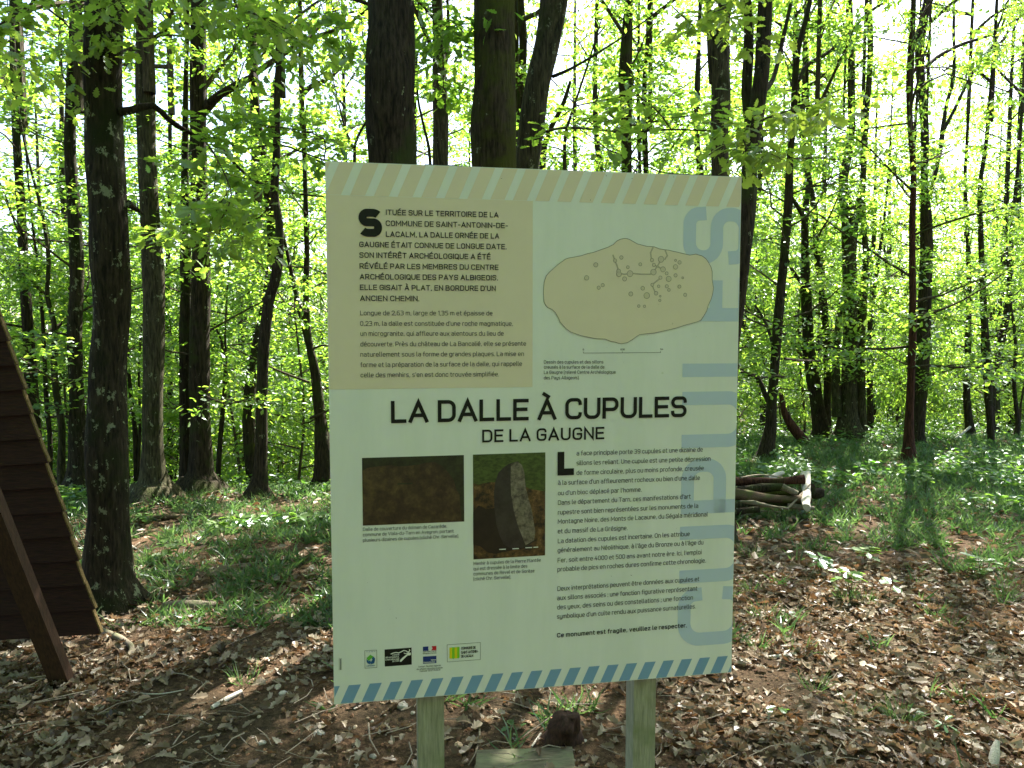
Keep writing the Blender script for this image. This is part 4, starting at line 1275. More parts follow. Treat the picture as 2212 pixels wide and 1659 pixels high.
# beige stripes along the top
vband = S(736, 421)[1]
x0 = S(691.3 + 200 * .225, 421)[0]; per = (S(691.3 + 1985 * .225, 431)[0] - x0) / 8.0
pale = per * .375; shift = per * .59
polys = []
k = -2
while x0 + k * per < WB + per:
    a = x0 + k * per + pale; b_ = x0 + (k + 1) * per
    q = clipu([(a, vband), (b_, vband), (b_ + shift, 0.0012), (a + shift, 0.0012)], .0012, WB - .001, 0.0012)
    if q: polys.append(q)
    k += 1
for q in polys: polyobj('beige_stripe', [q], 'beige', L1)
ub = S(1150.5, 640)[0]; vb = S(725, 841)[1]
polyobj('beige_field', [[(.0012, vband + .0005), (ub, vband + .0005), (ub, vb), (.0012, vb)]], 'beige', L1)
# blue stripes along the bottom
vtop = S(755, 1480)[1]
f0 = S(713.4 + 110 * .2, 1520)[0]; f1 = S(713.4 + 1008 * .2, 1505)[0]
per2 = (f1 - f0) / 4.0
k = -1
while f0 + k * per2 < WB:
    a = f0 + k * per2; b_ = a + per2 * .575; s2 = per2 * .41
    q = clipu([(a, HB - .001), (b_, HB - .001), (b_ + s2, vtop), (a + s2, vtop)], .001, WB - .001)
    if q: polyobj('blue_stripe', [q], 'blue', L1)
    k += 1

# ---- a rounded technical lettering drawn with strokes
Xh = .72
GL_ = {}


def gdef(ch, w, *st):
    out = []
    for s in st:
        z = s.endswith('z'); s = s.rstrip('z').strip()
        pts = []
        for tok in s.split():
            q = [float(t) for t in tok.split(',')]
            pts.append((q[0], q[1], q[2] if len(q) > 2 else 0.0))
        out.append((pts, z))
    GL_[ch] = (w, out)


gdef('A', .64, '0,0 .32,1 .64,0', '.11,.30 .53,.30'); gdef('B', .58, '0,0 0,1 .53,1,.22 .53,.52,.22 0,.52', '0,.52 .58,.52,.24 .58,0,.24 0,0')
gdef('C', .56, '.56,.80 .56,1,.30 0,1,.30 0,0,.30 .56,0,.30 .56,.20'); gdef('D', .58, '0,0 0,1 .58,1,.30 .58,0,.30 0,0')
gdef('E', .50, '.50,1 0,1 0,0 .50,0', '0,.52 .45,.52'); gdef('F', .48, '.48,1 0,1 0,0', '0,.50 .43,.50')
gdef('G', .57, '.57,.80 .57,1,.30 0,1,.30 0,0,.30 .57,0,.30 .57,.48 .30,.48'); gdef('H', .57, '0,0 0,1', '.57,0 .57,1', '0,.52 .57,.52')
gdef('I', .0, '0,0 0,1'); gdef('J', .4, '.4,1 .4,0,.25 0,0,.2 0,.18'); gdef('K', .55, '0,0 0,1', '.52,1 0,.42', '.16,.58 .55,0')
gdef('L', .46, '0,1 0,0 .46,0'); gdef('M', .72, '0,0 0,1 .36,.30 .72,1 .72,0'); gdef('N', .58, '0,0 0,1 .58,0 .58,1')
gdef('O', .58, '0,.5 0,1,.30 .58,1,.30 .58,0,.30 0,0,.30 0,.5'); gdef('P', .55, '0,0 0,1 .55,1,.26 .55,.42,.26 0,.42')
gdef('Q', .58, '0,.5 0,1,.30 .58,1,.30 .58,0,.30 0,0,.30 0,.5', '.36,.2 .60,-.12'); gdef('R', .56, '0,0 0,1 .55,1,.26 .55,.44,.26 0,.44', '.30,.44 .56,0')
gdef('S', .55, '.55,.82 .55,1,.25 0,1,.25 0,.51,.24 .55,.51,.24 .55,0,.25 0,0,.25 0,.18'); gdef('T', .56, '0,1 .56,1', '.28,1 .28,0')
gdef('U', .57, '0,1 0,0,.30 .57,0,.30 .57,1'); gdef('V', .62, '0,1 .31,0 .62,1'); gdef('W', .9, '0,1 .22,0 .45,.8 .68,0 .9,1'); gdef('X', .58, '0,0 .58,1', '0,1 .58,0')
gdef('Y', .6, '0,1 .3,.45 .6,1', '.3,.45 .3,0'); gdef('Z', .54, '0,1 .54,1 0,0 .54,0')
gdef('a', .44, '.04,.72 .44,.72,.18 .44,0', '.44,.42 0,.42,.18 0,0,.18 .44,0'); gdef('b', .46, '0,1.06 0,0 .46,0,.21 .46,.72,.21 0,.72')
gdef('c', .40, '.40,.60 .40,.72,.16 0,.72,.2 0,0,.2 .40,0,.16 .40,.12'); gdef('d', .46, '.46,1.06 .46,0 0,0,.21 0,.72,.21 .46,.72')
gdef('e', .45, '0,.36 .45,.36 .45,.72,.2 0,.72,.2 0,0,.2 .41,0'); gdef('f', .28, '.28,1.06 .11,1.06,.12 .11,0', '0,.72 .27,.72')
gdef('g', .46, '.46,0 0,0,.21 0,.72,.21 .46,.72 .46,-.26,.18 .06,-.26'); gdef('h', .44, '0,1.06 0,0', '0,.72 .44,.72,.2 .44,0')
gdef('i', .0, '0,.72 0,0', '0,1.0 0,1.04'); gdef('j', .1, '.1,.72 .1,-.26 0,-.26', '.1,.98 .1,1.06'); gdef('k', .42, '0,1.06 0,0', '.4,.72 0,.3', '.13,.42 .42,0')
gdef('l', .10, '0,1.06 0,0,.1 .10,0'); gdef('m', .70, '0,0 0,.72 .35,.72,.15 .35,0', '.35,.72 .70,.72,.15 .70,0'); gdef('n', .44, '0,0 0,.72 .44,.72,.2 .44,0')
gdef('o', .46, '0,.36 0,.72,.21 .46,.72,.21 .46,0,.21 0,0,.21 0,.36'); gdef('p', .46, '0,-.28 0,.72 .46,.72,.21 .46,0,.21 0,0')
gdef('q', .46, '.46,-.28 .46,.72 0,.72,.21 0,0,.21 .46,0'); gdef('r', .26, '0,0 0,.72,.05 .26,.72'); gdef('s', .40, '.38,.72 0,.72,.15 0,.37,.15 .40,.37,.15 .40,0,.15 .02,0')
gdef('t', .27, '.09,.95 .09,0,.12 .27,0', '0,.72 .26,.72'); gdef('u', .44, '0,.72 0,0,.2 .44,0 .44,.72'); gdef('v', .44, '0,.72 .22,0 .44,.72')
gdef('w', .66, '0,.72 .16,0 .33,.6 .50,0 .66,.72'); gdef('x', .44, '0,.72 .44,0', '0,0 .44,.72'); gdef('y', .44, '0,.72 0,0,.2 .44,0', '.44,.72 .44,-.26,.18 .05,-.26')
gdef('z', .40, '0,.72 .40,.72 0,0 .40,0')
gdef('0', .5, '0,.5 0,1,.25 .5,1,.25 .5,0,.25 0,0,.25 0,.5'); gdef('1', .16, '0,.85 .16,1 .16,0'); gdef('2', .48, '0,.8 0,1,.2 .48,1,.2 .48,.55 0,0 .48,0')
gdef('3', .48, '0,1 .48,1,.22 .48,.53,.22 .15,.53', '.2,.53 .48,.53,.22 .48,0,.22 0,0'); gdef('4', .52, '.3,1 0,.3 .52,.3', '.38,.55 .38,0')
gdef('5', .48, '.46,1 .04,1 .02,.58 .48,.58,.22 .48,0,.22 0,0'); gdef('6', .5, '.44,1 0,1,.25 0,0,.25 .5,0,.22 .5,.56,.22 0,.56'); gdef('7', .46, '0,1 .46,1 .14,0')
gdef('9', .5, '.06,0 .5,0,.25 .5,1,.25 0,1,.22 0,.44,.22 .5,.44')
gdef('.', .0, '0,-.01 0,.02'); gdef(',', .06, '.04,.02 0,-.10'); gdef(':', .0, '0,0 0,.03', '0,.60 0,.63'); gdef(';', .06, '.04,.02 0,-.10', '.05,.60 .05,.63')
gdef("'", .0, '0,.84 0,1.0'); gdef('-', .26, '0,.42 .26,.42'); gdef('(', .12, '.12,1.06 0,1.06,.1 0,-.2,.1 .12,-.2'); gdef(')', .12, '0,1.06 .12,1.06,.1 .12,-.2,.1 0,-.2')
ACC = {'é': ('e', 'a'), 'è': ('e', 'g'), 'ê': ('e', 'c'), 'à': ('a', 'g'), 'â': ('a', 'c'), 'É': ('E', 'A'), 'À': ('A', 'G'), 'Ê': ('E', 'C')}


def glyph(ch):
    if ch in ACC:
        bch, k = ACC[ch]
        w, st = GL_[bch]; st = list(st); c = w / 2; y = 1.20 if k.isupper() else .92
        if k in 'aA': st.append(([(c - .05, y, 0), (c + .12, y + .14, 0)], False))
        if k in 'gG': st.append(([(c + .05, y, 0), (c - .12, y + .14, 0)], False))
        if k in 'cC': st.append(([(c - .14, y, 0), (c, y + .12, 0), (c + .14, y, 0)], False))
        return w, st
    return GL_[ch]


def roundpath(pts, seg=3):
    out = []
    n = len(pts)
    for i, (x, y, r) in enumerate(pts):
        if r <= 0 or i == 0 or i == n - 1:
            out.append((x, y)); continue
        p = np.array((x, y)); a = np.array(pts[i - 1][:2]); b_ = np.array(pts[i + 1][:2])
        la, lb = np.linalg.norm(a - p), np.linalg.norm(b_ - p)
        ra = min(r, la * (1.0 if i == 1 else .5)); rb = min(r, lb * (1.0 if i == n - 2 else .5)); r_ = min(ra, rb)
        s = p + (a - p) / la * r_; e = p + (b_ - p) / lb * r_
        for t in np.linspace(0, 1, seg + 2):
            # circular-looking quarter: conic with weight
            w = .7071
            q = ((1 - t) ** 2 * s + 2 * t * (1 - t) * w * p + t * t * e) / ((1 - t) ** 2 + 2 * t * (1 - t) * w + t * t)
            out.append(tuple(q))
    cl = [out[0]]
    for q in out[1:]:
        if math.hypot(q[0] - cl[-1][0], q[1] - cl[-1][1]) > 1e-5: cl.append(q)
    return cl


def ribbon(pts, w):
    """quads of a mitred ribbon"""
    p = np.array(pts, float); n = len(p)
    closed = np.linalg.norm(p[0] - p[-1]) < 1e-5
    d = np.diff(p, axis=0); d /= np.linalg.norm(d, axis=1)[:, None]
    nr = np.stack([-d[:, 1], d[:, 0]], 1)
    off_ = np.zeros_like(p)
    for i in range(n):
        if closed and (i == 0 or i == n - 1): a, b_ = nr[-1], nr[0]
        elif i == 0: a = b_ = nr[0]
        elif i == n - 1: a = b_ = nr[-1]
        else: a, b_ = nr[i - 1], nr[i]
        m_ = a + b_; l = np.linalg.norm(m_)
        if l < 1e-6: m_ = a; c_ = 1
        else: m_ = m_ / l; c_ = max(.38, m_.dot(a))
        off_[i] = m_ / c_ * w / 2
    return [[tuple(p[i] + off_[i]), tuple(p[i + 1] + off_[i + 1]), tuple(p[i + 1] - off_[i + 1]), tuple(p[i] - off_[i])] for i in range(n - 1)]


def extend(pts, e):
    """square ends: an open stroke runs on by half its weight"""
    p = [np.array(q) for q in pts]
    if np.linalg.norm(p[0] - p[-1]) < 1e-5: return pts
    a = p[0] - p[1]; b_ = p[-1] - p[-2]
    p[0] = p[0] + a / np.linalg.norm(a) * e; p[-1] = p[-1] + b_ / np.linalg.norm(b_) * e
    return [tuple(q) for q in p]


def measure(text, wt, gap, space):
    x = 0
    for ch in text:
        if ch == ' ': x += space; continue
        x += glyph(ch)[0] + wt + gap
    return x - gap


def line_polys(text, cap, wt, gap=.115, space=.29, seg=3):
    """strokes of one line, baseline-left at (0,0), y up, cap height = cap; returns (list of (layer, quad)), natural width"""
    out = []; x = 0
    for ch in text:
        if ch == ' ': x += space; continue
        w, st = glyph(ch)
        for si, (pts, z) in enumerate(st):
            q = [(wt / 2 + x + a, wt / 2 + b_ * (1 - wt), r * (1 - wt)) for a, b_, r in pts]
            out.append((si, q))
        x += w + wt + gap
    return out, x - gap


def text_line(mb, text, pl, pr, cap_px, wt, lift, seg=2, mi=0, gap=.115):
    """text from picture point pl (baseline left) to pr (baseline right)"""
    u0, v0 = S(*pl); u1, v1 = S(*pr)
    cap = S(pl[0], pl[1])[1] - S(pl[0], pl[1] - cap_px)[1]
    strokes, nat = line_polys(text, cap, wt, gap=.07 if wt == .165 else gap)
    sx = (u1 - u0) / nat; sl_ = (v1 - v0) / (u1 - u0)
    if abs(sl_) > .02: sl_ = 0
    for si, q in strokes:
        pts = roundpath([(a * sx, b_ * cap, r * min(sx, cap)) for a, b_, r in q], seg)
        if len(pts) < 2: continue
        pts = extend(pts, wt * cap * (.5 if text != '§' else .0))
        for quad in ribbon(pts, wt * cap):
            mb.add([B(u0 + a, v0 + sl_ * a - b_, lift + si * .00004) for a, b_ in quad], [[0, 1, 2, 3]], mi)


def text_block(name, lines, cap_px, wt, mt, lift=L4, seg=2):
    mb = MB()
    for t, pl, pr in lines: text_line(mb, t, pl, pr, cap_px, wt, lift, seg)
    return link(name, mb.mesh(name, [M[mt]]), sign)


z1 = lambda x, y: (691.3 + x * .225, 331.8 + y * .225)
z3 = lambda x, y: (691.3 + x * .225, 691.3 + y * .225)
z4 = lambda x, y: (1133.7 + x * .225, 691.3 + y * .225)
z5 = lambda x, y: (718.9 + x * .225, 962.2 + y * .225)
z6 = lambda x, y: (1161.3 + x * .2, 1050.7 + y * .2)
text_block('intro_lettering', [
    ('ITUÉE SUR LE TERRITOIRE DE LA', z1(632, 590), z1(1713, 615)), ('COMMUNE DE SAINT-ANTONIN-DE-', z1(630, 695), z1(1803, 718)),
    ('LACALM, LA DALLE ORNÉE DE LA', z1(632, 800), z1(1720, 818)), ('GAUGNE ÉTAIT CONNUE DE LONGUE DATE.', z1(377, 898), z1(1790, 920)),
    ('SON INTÉRÊT ARCHÉOLOGIQUE A ÉTÉ', z1(378, 1000), z1(1637, 1017)), ('RÉVÉLÉ PAR LES MEMBRES DU CENTRE', z1(380, 1105), z1(1713, 1118)),
    ('ARCHÉOLOGIQUE DES PAYS ALBIGEOIS.', z1(381, 1208), z1(1707, 1218)), ("ELLE GISAIT À PLAT, EN BORDURE D'UN", z1(383, 1310), z1(1687, 1320)),
    ('ANCIEN CHEMIN.', z1(384, 1415), z1(953, 1418))], 11.8, .155, 'ink')
text_block('description_lettering', [
    ('Longue de 2,63 m, large de 1,35 m et épaisse de', z1(385, 1552), z1(1655, 1554)), ("0,23 m, la dalle est constituée d'une roche magmatique,", z3(385, 55), z3(1852, 55)),
    ('un microgranite, qui affleure aux alentours du lieu de', z3(387, 152), z3(1762, 150)), ('découverte. Près du château de La Bancalié, elle se présente', z3(388, 253), z3(1977, 247)),
    ('naturellement sous la forme de grandes plaques. La mise en', z3(388, 352), z3(1957, 345)), ('forme et la préparation de la surface de la dalle, qui rappelle', z3(388, 452), z3(1938, 440)),
    ("celle des menhirs, s'en est donc trouvée simplifiée.", z3(390, 550), z3(1717, 540))], 10.0, .115, 'ink_soft')
text_block('title_lettering', [('LA DALLE À CUPULES', (844.3, 914), (1482.9, 900.6))], 48, .165, 'ink', seg=5)
text_block('subtitle_lettering', [('DE LA GAUGNE', (1041.2, 955.7), (1305.2, 948.5))], 27.5, .155, 'ink', seg=4)
gdef('§', .58, '.58,.90 .50,1,.16 0,1,.25 0,.52,.24 .58,.52,.24 .58,0,.25 .08,0,.16 0,.10')
text_block('drop_capital', [('§', (775.5, 511), (825, 512))], 60.5, .285, 'ink', seg=6)
text_block('drop_capital', [('L', (1204.6, 1027), (1238.8, 1025))], 51, .29, 'ink', seg=2)
text_block('drawing_caption', [('Dessin des cupules et des sillons', z4(182, 418), z4(752, 417)), ('creusés à la surface de la dalle de', z4(182, 467), z4(762, 466)),
                               ('La Gaugne (relevé Centre Archéologique', z4(182, 517), z4(870, 514)), ('des Pays Albigeois).', z4(182, 570), z4(522, 568))], 7.0, .12, 'ink_soft')
text_block('right_text_lettering', [
    ('a face principale porte 39 cupules et une dizaine de', z4(495, 1300), z4(1706, 1262)), ('sillons les reliant. Une cupule est une petite dépression', z4(495, 1393), z4(1780, 1350)),
    ('de forme circulaire, plus ou moins profonde, creusée', z4(495, 1487), z4(1715, 1440)), ("à la surface d'un affleurement rocheux ou bien d'une dalle", z4(317, 1583), z4(1678, 1533)),
    ("ou d'un bloc déplacé par l'homme.", z6(218, 95), z6(1120, 55)), ("Dans le département du Tarn, ces manifestations d'art", z6(218, 198), z6(1650, 130)),
    ('rupestre sont bien représentées sur les monuments de la', z6(217, 303), z6(1732, 230)), ('Montagne Noire, des Monts de Lacaune, du Ségala méridional', z6(217, 402), z6(1835, 322)),
    ('et du massif de La Grésigne.', z6(217, 507), z6(968, 470)), ('La datation des cupules est incertaine. On les attribue', z6(217, 612), z6(1640, 533)),
    ("généralement au Néolithique, à l'âge du Bronze ou à l'âge du", z6(215, 712), z6(1787, 625)), ("Fer, soit entre 4000 et 500 ans avant notre ère. Ici, l'emploi", z6(215, 820), z6(1767, 730)),
    ('probable de pics en roches dures confirme cette chronologie.', z6(213, 918), z6(1813, 820)), ('Deux interprétations peuvent être données aux cupules et', z6(212, 1127), z6(1743, 1020)),
    ('aux sillons associés : une fonction figurative représentant', z6(210, 1228), z6(1722, 1122)), ('des yeux, des seins ou des constellations ; une fonction', z6(210, 1328), z6(1675, 1220)),
    ("symbolique d'un culte rendu aux puissance surnaturelles.", z6(207, 1428), z6(1705, 1315))], 9.8, .115, 'ink_soft')
text_block('warning_lettering', [('Ce monument est fragile, veuillez le respecter.', z6(207, 1630), z6(1610, 1520))], 9.6, .17, 'ink')
text_block('photo_caption', [('Dalle de couverture du dolmen de Cazarède,', z5(290, 820), z5(1097, 788)), ('commune de Viala-du-Tarn en Aveyron, portant', z5(290, 872), z5(1160, 834)),
                             ('plusieurs dizaines de cupules (cliché Chr. Servelle).', z5(290, 925), z5(1210, 882))], 7.0, .12, 'ink_soft')
text_block('photo_caption', [('Menhir à cupules de la Pierre Plantée', z5(1350, 1147), z5(1995, 1113)), ('qui est dressée à la limite des', z5(1350, 1198), z5(1866, 1170)),
                             ('communes de Revel et de Sorèze', z5(1350, 1247), z5(1935, 1216)), ('(cliché Chr. Servelle).', z5(1350, 1296), z5(1708, 1276))], 7.0, .12, 'ink_soft')


# big pale vertical CUPULES running off the right edge, reading upwards
def big_letter(ch, y_low, y_high, px_left):
    """y_low / y_high: picture rows of the letter's start and end; px_left: cap line"""
    u_cap, v_low = S(px_left, y_low); _, v_high = S(px_left, y_high)
    cap = S(px_left + 147, (y_low + y_high) / 2)[0] - u_cap
    wt = .185
    w, st = GL_[ch]
    adv = v_low - v_high
    strokes = []
    stw = wt * cap
    sx = (adv - stw) / w
    for si, (pts, z) in enumerate(st):
        q = [(stw / 2 + a * sx, stw / 2 + b_ * (cap - stw), r * (cap - stw) * .95) for a, b_, r in pts]
        strokes.append((si, q))
    mb = MB()
    base_u = u_cap + cap
    for si, q in strokes:
        for quad in ribbon(extend(roundpath(q, 7), stw * .5), stw):
            pl = [(base_u - b_, v_low - a) for a, b_ in quad]
            pl = clipu(pl, 0, WB - .001)
            if not pl: continue
            vv = [B(u, v, L1 + si * .00008) for u, v in pl]
            c = np.mean(vv, 0)
            mb.add(vv + [c], [[i, (i + 1) % len(vv), len(vv)] for i in range(len(vv))])
    link('background_letter', mb.mesh('background_letter', [M['pale_blue']]), sign)


big_letter('S', 569, 446, 1475); big_letter('E', 694, 598, 1474.5); big_letter('L', 814.6, 725, 1473.8); big_letter('U', 968, 846.5, 1472)
big_letter('P', 1111, 992, 1470.5); big_letter('U', 1261, 1138, 1467); big_letter('C', 1398, 1273, 1463)

# slab drawing
z2 = lambda x, y: S(1133.7 + x * .225, 359.5 + y * .225)
OUT = [(180, 1170), (185, 1110), (205, 1050), (235, 1015), (270, 985), (320, 940), (370, 905), (390, 890), (420, 880), (540, 858), (600, 838), (660, 825), (730, 800), (800, 775), (850, 750), (870, 728), (890, 712), (920, 698), (960, 692), (985, 695), (1010, 705), (1045, 725), (1080, 745),
       (1170, 768), (1240, 772), (1290, 792), (1340, 800), (1380, 805), (1480, 828), (1580, 852), (1610, 848), (1640, 842), (1700, 860), (1735, 885), (1760, 920), (1785, 965), (1797, 1010), (1797, 1090), (1810, 1170), (1800, 1230), (1785, 1280), (1760, 1330), (1745, 1385), (1720, 1430), (1690, 1475), (1660, 1490), (1550, 1520), (1440, 1555), (1240, 1600),
       (1150, 1608), (1100, 1615), (1065, 1637), (1035, 1660), (985, 1690), (925, 1703), (890, 1695), (860, 1685), (830, 1682), (770, 1657), (670, 1653), (600, 1637), (540, 1625), (440, 1590), (400, 1562), (370, 1530), (335, 1490), (320, 1450), (290, 1400), (260, 1372), (220, 1355), (200, 1335), (183, 1300), (178, 1220)]
o2 = [z2(a, b_) for a, b_ in OUT]
polyobj('slab_drawing', [o2], 'beige', L2)
mb = MB()


def draw(mb, pts, w, lift):
    for quad in ribbon(pts, w):
        mb.add([B(a, b_, lift) for a, b_ in quad], [[0, 1, 2, 3]])


draw(mb, o2 + [o2[0]], .0011, L3)
link('slab_outline', mb.mesh('slab_outline', [M['line']]), sign)
CIR = [(680, 945, 20), (592, 1070, 21), (746, 1140, 16), (708, 1165, 16), (925, 875, 17), (865, 904, 16), (987, 968, 14), (1107, 940, 15), (899, 1005, 19), (902, 1034, 24), (1008, 1030, 28), (956, 1080, 20), (1219, 900, 17), (1306, 892, 28), (1237, 946, 16), (1325, 988, 24), (1233, 1015, 27), (1360, 1027, 15), (1300, 1068, 16), (1379, 1080, 25), (1445, 902, 11), (1483, 922, 17), (1445, 965, 22), (1445, 1046, 16), (1514, 1070, 10), (1222, 1137, 15), (1283, 1151, 13), (1361, 1151, 16), (1381, 1186, 14), (1482, 1154, 16), (1258, 1218, 18), (1298, 1246, 9), (1294, 1286, 12), (1130, 1170, 18), (1169, 1240, 28), (1016, 1225, 20), (1537, 1233, 16), (1092, 1341, 13), (1147, 1343, 12)]
M['cup'] = flat_mat('cup tone', (.60, .53, .44), .42)
sc = z2(1001, 1000)[0] - z2(1000, 1000)[0]
mb = MB(); mc = MB()
FUR = [[(843, 848), (860, 890)], [(870, 920), (885, 955), (893, 985)], [(922, 1028), (950, 1036), (982, 1032)], [(1035, 1028), (1120, 1036), (1210, 1036)], [(1248, 992), (1272, 957), (1295, 917)], [(1250, 950), (1305, 978)], [(1230, 777), (1205, 830), (1214, 885)], [(1345, 803), (1366, 858), (1340, 897)], [(1290, 1080), (1232, 1128)], [(1224, 1150), (1248, 1204)]]
for fl in FUR:
    p = [z2(*q) for q in fl]
    draw(mb, p, 11 * sc, L3); draw(mc, p, 5.5 * sc, L3 + .0001)
for a, b_, r in CIR:
    c = z2(a, b_)
    for mm, rr_, lf in ((mb, (r + 1.8) * sc, L3 + .0002), (mc, (r - 1.8) * sc, L3 + .0003)):
        v = [B(c[0] + rr_ * math.cos(t), c[1] + rr_ * math.sin(t), lf) for t in np.linspace(0, 6.2832, 15)[:-1]] + [B(c[0], c[1], lf)]
        mm.add(v, [[i, (i + 1) % 14, 14] for i in range(14)])
link('cup_mark_rings', mb.mesh('cup_mark_rings', [M['line']]), sign)['kind'] = 'stuff'
link('cup_mark_fills', mc.mesh('cup_mark_fills', [M['cup']]), sign)['kind'] = 'stuff'
# scale bar
mb = MB()
s4 = lambda x, y: S(*z4(x, y))
a, b_, c = s4(560, 317), s4(1302, 312), s4(934, 314.5)
draw(mb, [s4(560, 303), a, b_, s4(1302, 298)], .0009, L3); draw(mb, [c, s4(934, 301)], .0009, L3 + .0001)
for t, p, q in (('0', (554, 291), (567, 291)), ('0,50', (917, 290), (958, 290)), ('1m', (1297, 288), (1326, 288))):
    text_line(mb, t, z4(*p), z4(*q), 3.6, .2, L3)
link('scale_bar', mb.mesh('scale_bar', [M['ink_soft']]), sign)

# two printed photographs
def photo_mat(name, stops, sc_, det=6, vs_=None):
    m, nt, nd, ln, b = mat(name)
    n = noise(nd, ln, sc_, det, .7, vec_scale=vs_)
    ln.new(ramp(nd, ln, n.outputs[0], stops).outputs[0], b.inputs['Base Color'])
    b.inputs['Roughness'].default_value = .35
    return m


M['ph_dark'] = photo_mat('printed dark ground', [(.35, (.010, .010, .006)), (.7, (.035, .04, .018))], 60)
M['ph_slab'] = photo_mat('printed brown slab', [(.3, (.014, .008, .006)), (.5, (.045, .025, .014)), (.75, (.13, .09, .035))], 38)
M['ph_grass'] = photo_mat('printed grass', [(.3, (.015, .025, .006)), (.7, (.09, .13, .03))], 70, vs_=(1, 1, 2))
M['ph_earth'] = photo_mat('printed earth', [(.38, (.008, .006, .004)), (.55, (.10, .05, .018)), (.75, (.28, .17, .08))], 60)
M['ph_shade'] = photo_mat('printed shadow side', [(.3, (.010, .008, .009)), (.7, (.045, .036, .036))], 30)
M['ph_black'] = photo_mat('printed cast shadow', [(.3, (.004, .003, .002)), (.8, (.02, .013, .008))], 40)
M['ph_stone'] = photo_mat('printed lit stone', [(.36, (.05, .04, .035)), (.64, (.25, .21, .175))], 75)
s5 = lambda x, y: S(*z5(x, y))
pA = polyobj('slab_photograph', [[s5(280, 120), s5(1258, 92), s5(1262, 730), s5(289, 770)]], 'ph_dark', L1)
polyobj('printed_slab', [[s5(283, 245), s5(330, 215), s5(450, 198), s5(560, 188), s5(640, 202), s5(760, 192), s5(900, 165), s5(980, 160), s5(1050, 195), s5(1110, 260), s5(1160, 330), s5(1185, 420), s5(1215, 470), s5(1225, 600), s5(1240, 730), s5(760, 750), s5(289, 769)]], 'ph_slab', L2, pA)
polyobj('printed_ruler', [[s5(620, 362), s5(765, 356), s5(766, 370), s5(621, 376)]], 'ph_dark', L3, pA)
pB = polyobj('menhir_photograph', [[s5(1345, 88), s5(2040, 66), s5(2038, 1055), s5(1350, 1095)]], 'ph_earth', L1)
polyobj('printed_grass', [[s5(1345, 88), s5(2040, 66), s5(2040, 440), s5(1900, 420), s5(1800, 370), s5(1500, 350), s5(1400, 375), s5(1346, 360)]], 'ph_grass', L2, pB)
polyobj('printed_shadow', [[s5(1347, 640), s5(1400, 575), s5(1470, 610), s5(1560, 600), s5(1800, 800), s5(1880, 980), s5(1700, 1010), s5(1560, 1040), s5(1490, 1030), s5(1420, 970), s5(1348, 950)]], 'ph_black', L2 + .0001, pB)
polyobj('printed_menhir', [[s5(1690, 175), s5(1640, 210), s5(1590, 260), s5(1560, 350), s5(1545, 450), s5(1550, 600), s5(1570, 760), s5(1600, 860), s5(1640, 950), s5(1700, 985), s5(1850, 980), s5(1930, 920), s5(1940, 830), s5(1880, 600), s5(1840, 300), s5(1780, 150), s5(1720, 165)]], 'ph_shade', L3, pB)
polyobj('printed_lit_face', [[s5(1710, 175), s5(1770, 155), s5(1815, 185), s5(1838, 260), s5(1850, 400), s5(1880, 520), s5(1910, 620), s5(1925, 720), s5(1943, 830), s5(1930, 910), s5(1850, 955), s5(1820, 880), s5(1780, 780), s5(1740, 640), s5(1712, 480), s5(1705, 330)]], 'ph_stone', L4, pB)
polyobj('printed_scale_rods', [[s5(a, c1), s5(b2, c1 - 3), s5(b2, c1 + 6), s5(a, c1 + 9)] for a, b2, c1 in ((1597, 1660, 992), (1723, 1785, 986), (1848, 1912, 976), (1925, 1970, 972))], 'board', L4 + .0002, pB)

# ---- logos at the bottom left
z7 = lambda x, y: (713.4 + x * .2, 1327.2 + y * .2)           # 800 px wide crop
s7 = lambda x, y: S(*z7(x, y))
def s8(x, y): return S((1400 + x / 4.424) * .553, (2480 + y / 4.424) * .553)
def z8(x, y): return ((1400 + x / 4.424) * .553, (2480 + y / 4.424) * .553)
M['l_green'] = flat_mat('logo green', (.13, .42, .06), .4); M['l_blue'] = flat_mat('logo blue', (.03, .11, .30), .4); M['l_navy'] = flat_mat('logo navy', (.02, .04, .22), .4)
M['l_red'] = flat_mat('logo red', (.55, .02, .03), .4); M['l_yellow'] = flat_mat('logo yellow', (.72, .62, .02), .4); M['l_lime'] = flat_mat('logo lime', (.22, .55, .03), .4)
M['l_white'] = flat_mat('logo white', (.8, .8, .78), .4)


def frame_line(name, pts, w=.0008):
    mb = MB(); draw(mb, pts + [pts[0]], w, L2)
    return link(name, mb.mesh(name, [M['ink_soft']]), sign)


fl1 = frame_line('department_emblem', [s8(110, 270), s8(317, 260), s8(320, 560), s8(114, 574)])
polyobj('green_ribbon', [[s8(140, 400), s8(205, 340), s8(262, 372), s8(178, 448)]], 'l_green', L2, fl1)
polyobj('blue_ribbon', [[s8(140, 412), s8(178, 452), s8(212, 508), s8(160, 492), s8(142, 465)], [s8(178, 452), s8(205, 436), s8(216, 466), s8(208, 500)],
                        [s8(230, 400), s8(262, 374), s8(288, 405), s8(286, 440), s8(262, 470)], [s8(286, 440), s8(272, 486), s8(216, 508), s8(214, 466), s8(240, 430)]], 'l_blue', L2, fl1)
mb = MB()
text_line(mb, 'T A R N', z8(135, 303), z8(290, 296), 2.4, .14, L2); text_line(mb, 'LE DEPARTEMENT', z8(140, 545), z8(290, 536), 2.4, .18, L2)
link('emblem_lettering', mb.mesh('emblem_lettering', [M['l_blue']]), fl1)
bk = polyobj('archaeology_emblem', [[s8(452, 252), s8(918, 218), s8(922, 512), s8(456, 547)]], 'ink', L1)
mb = MB()
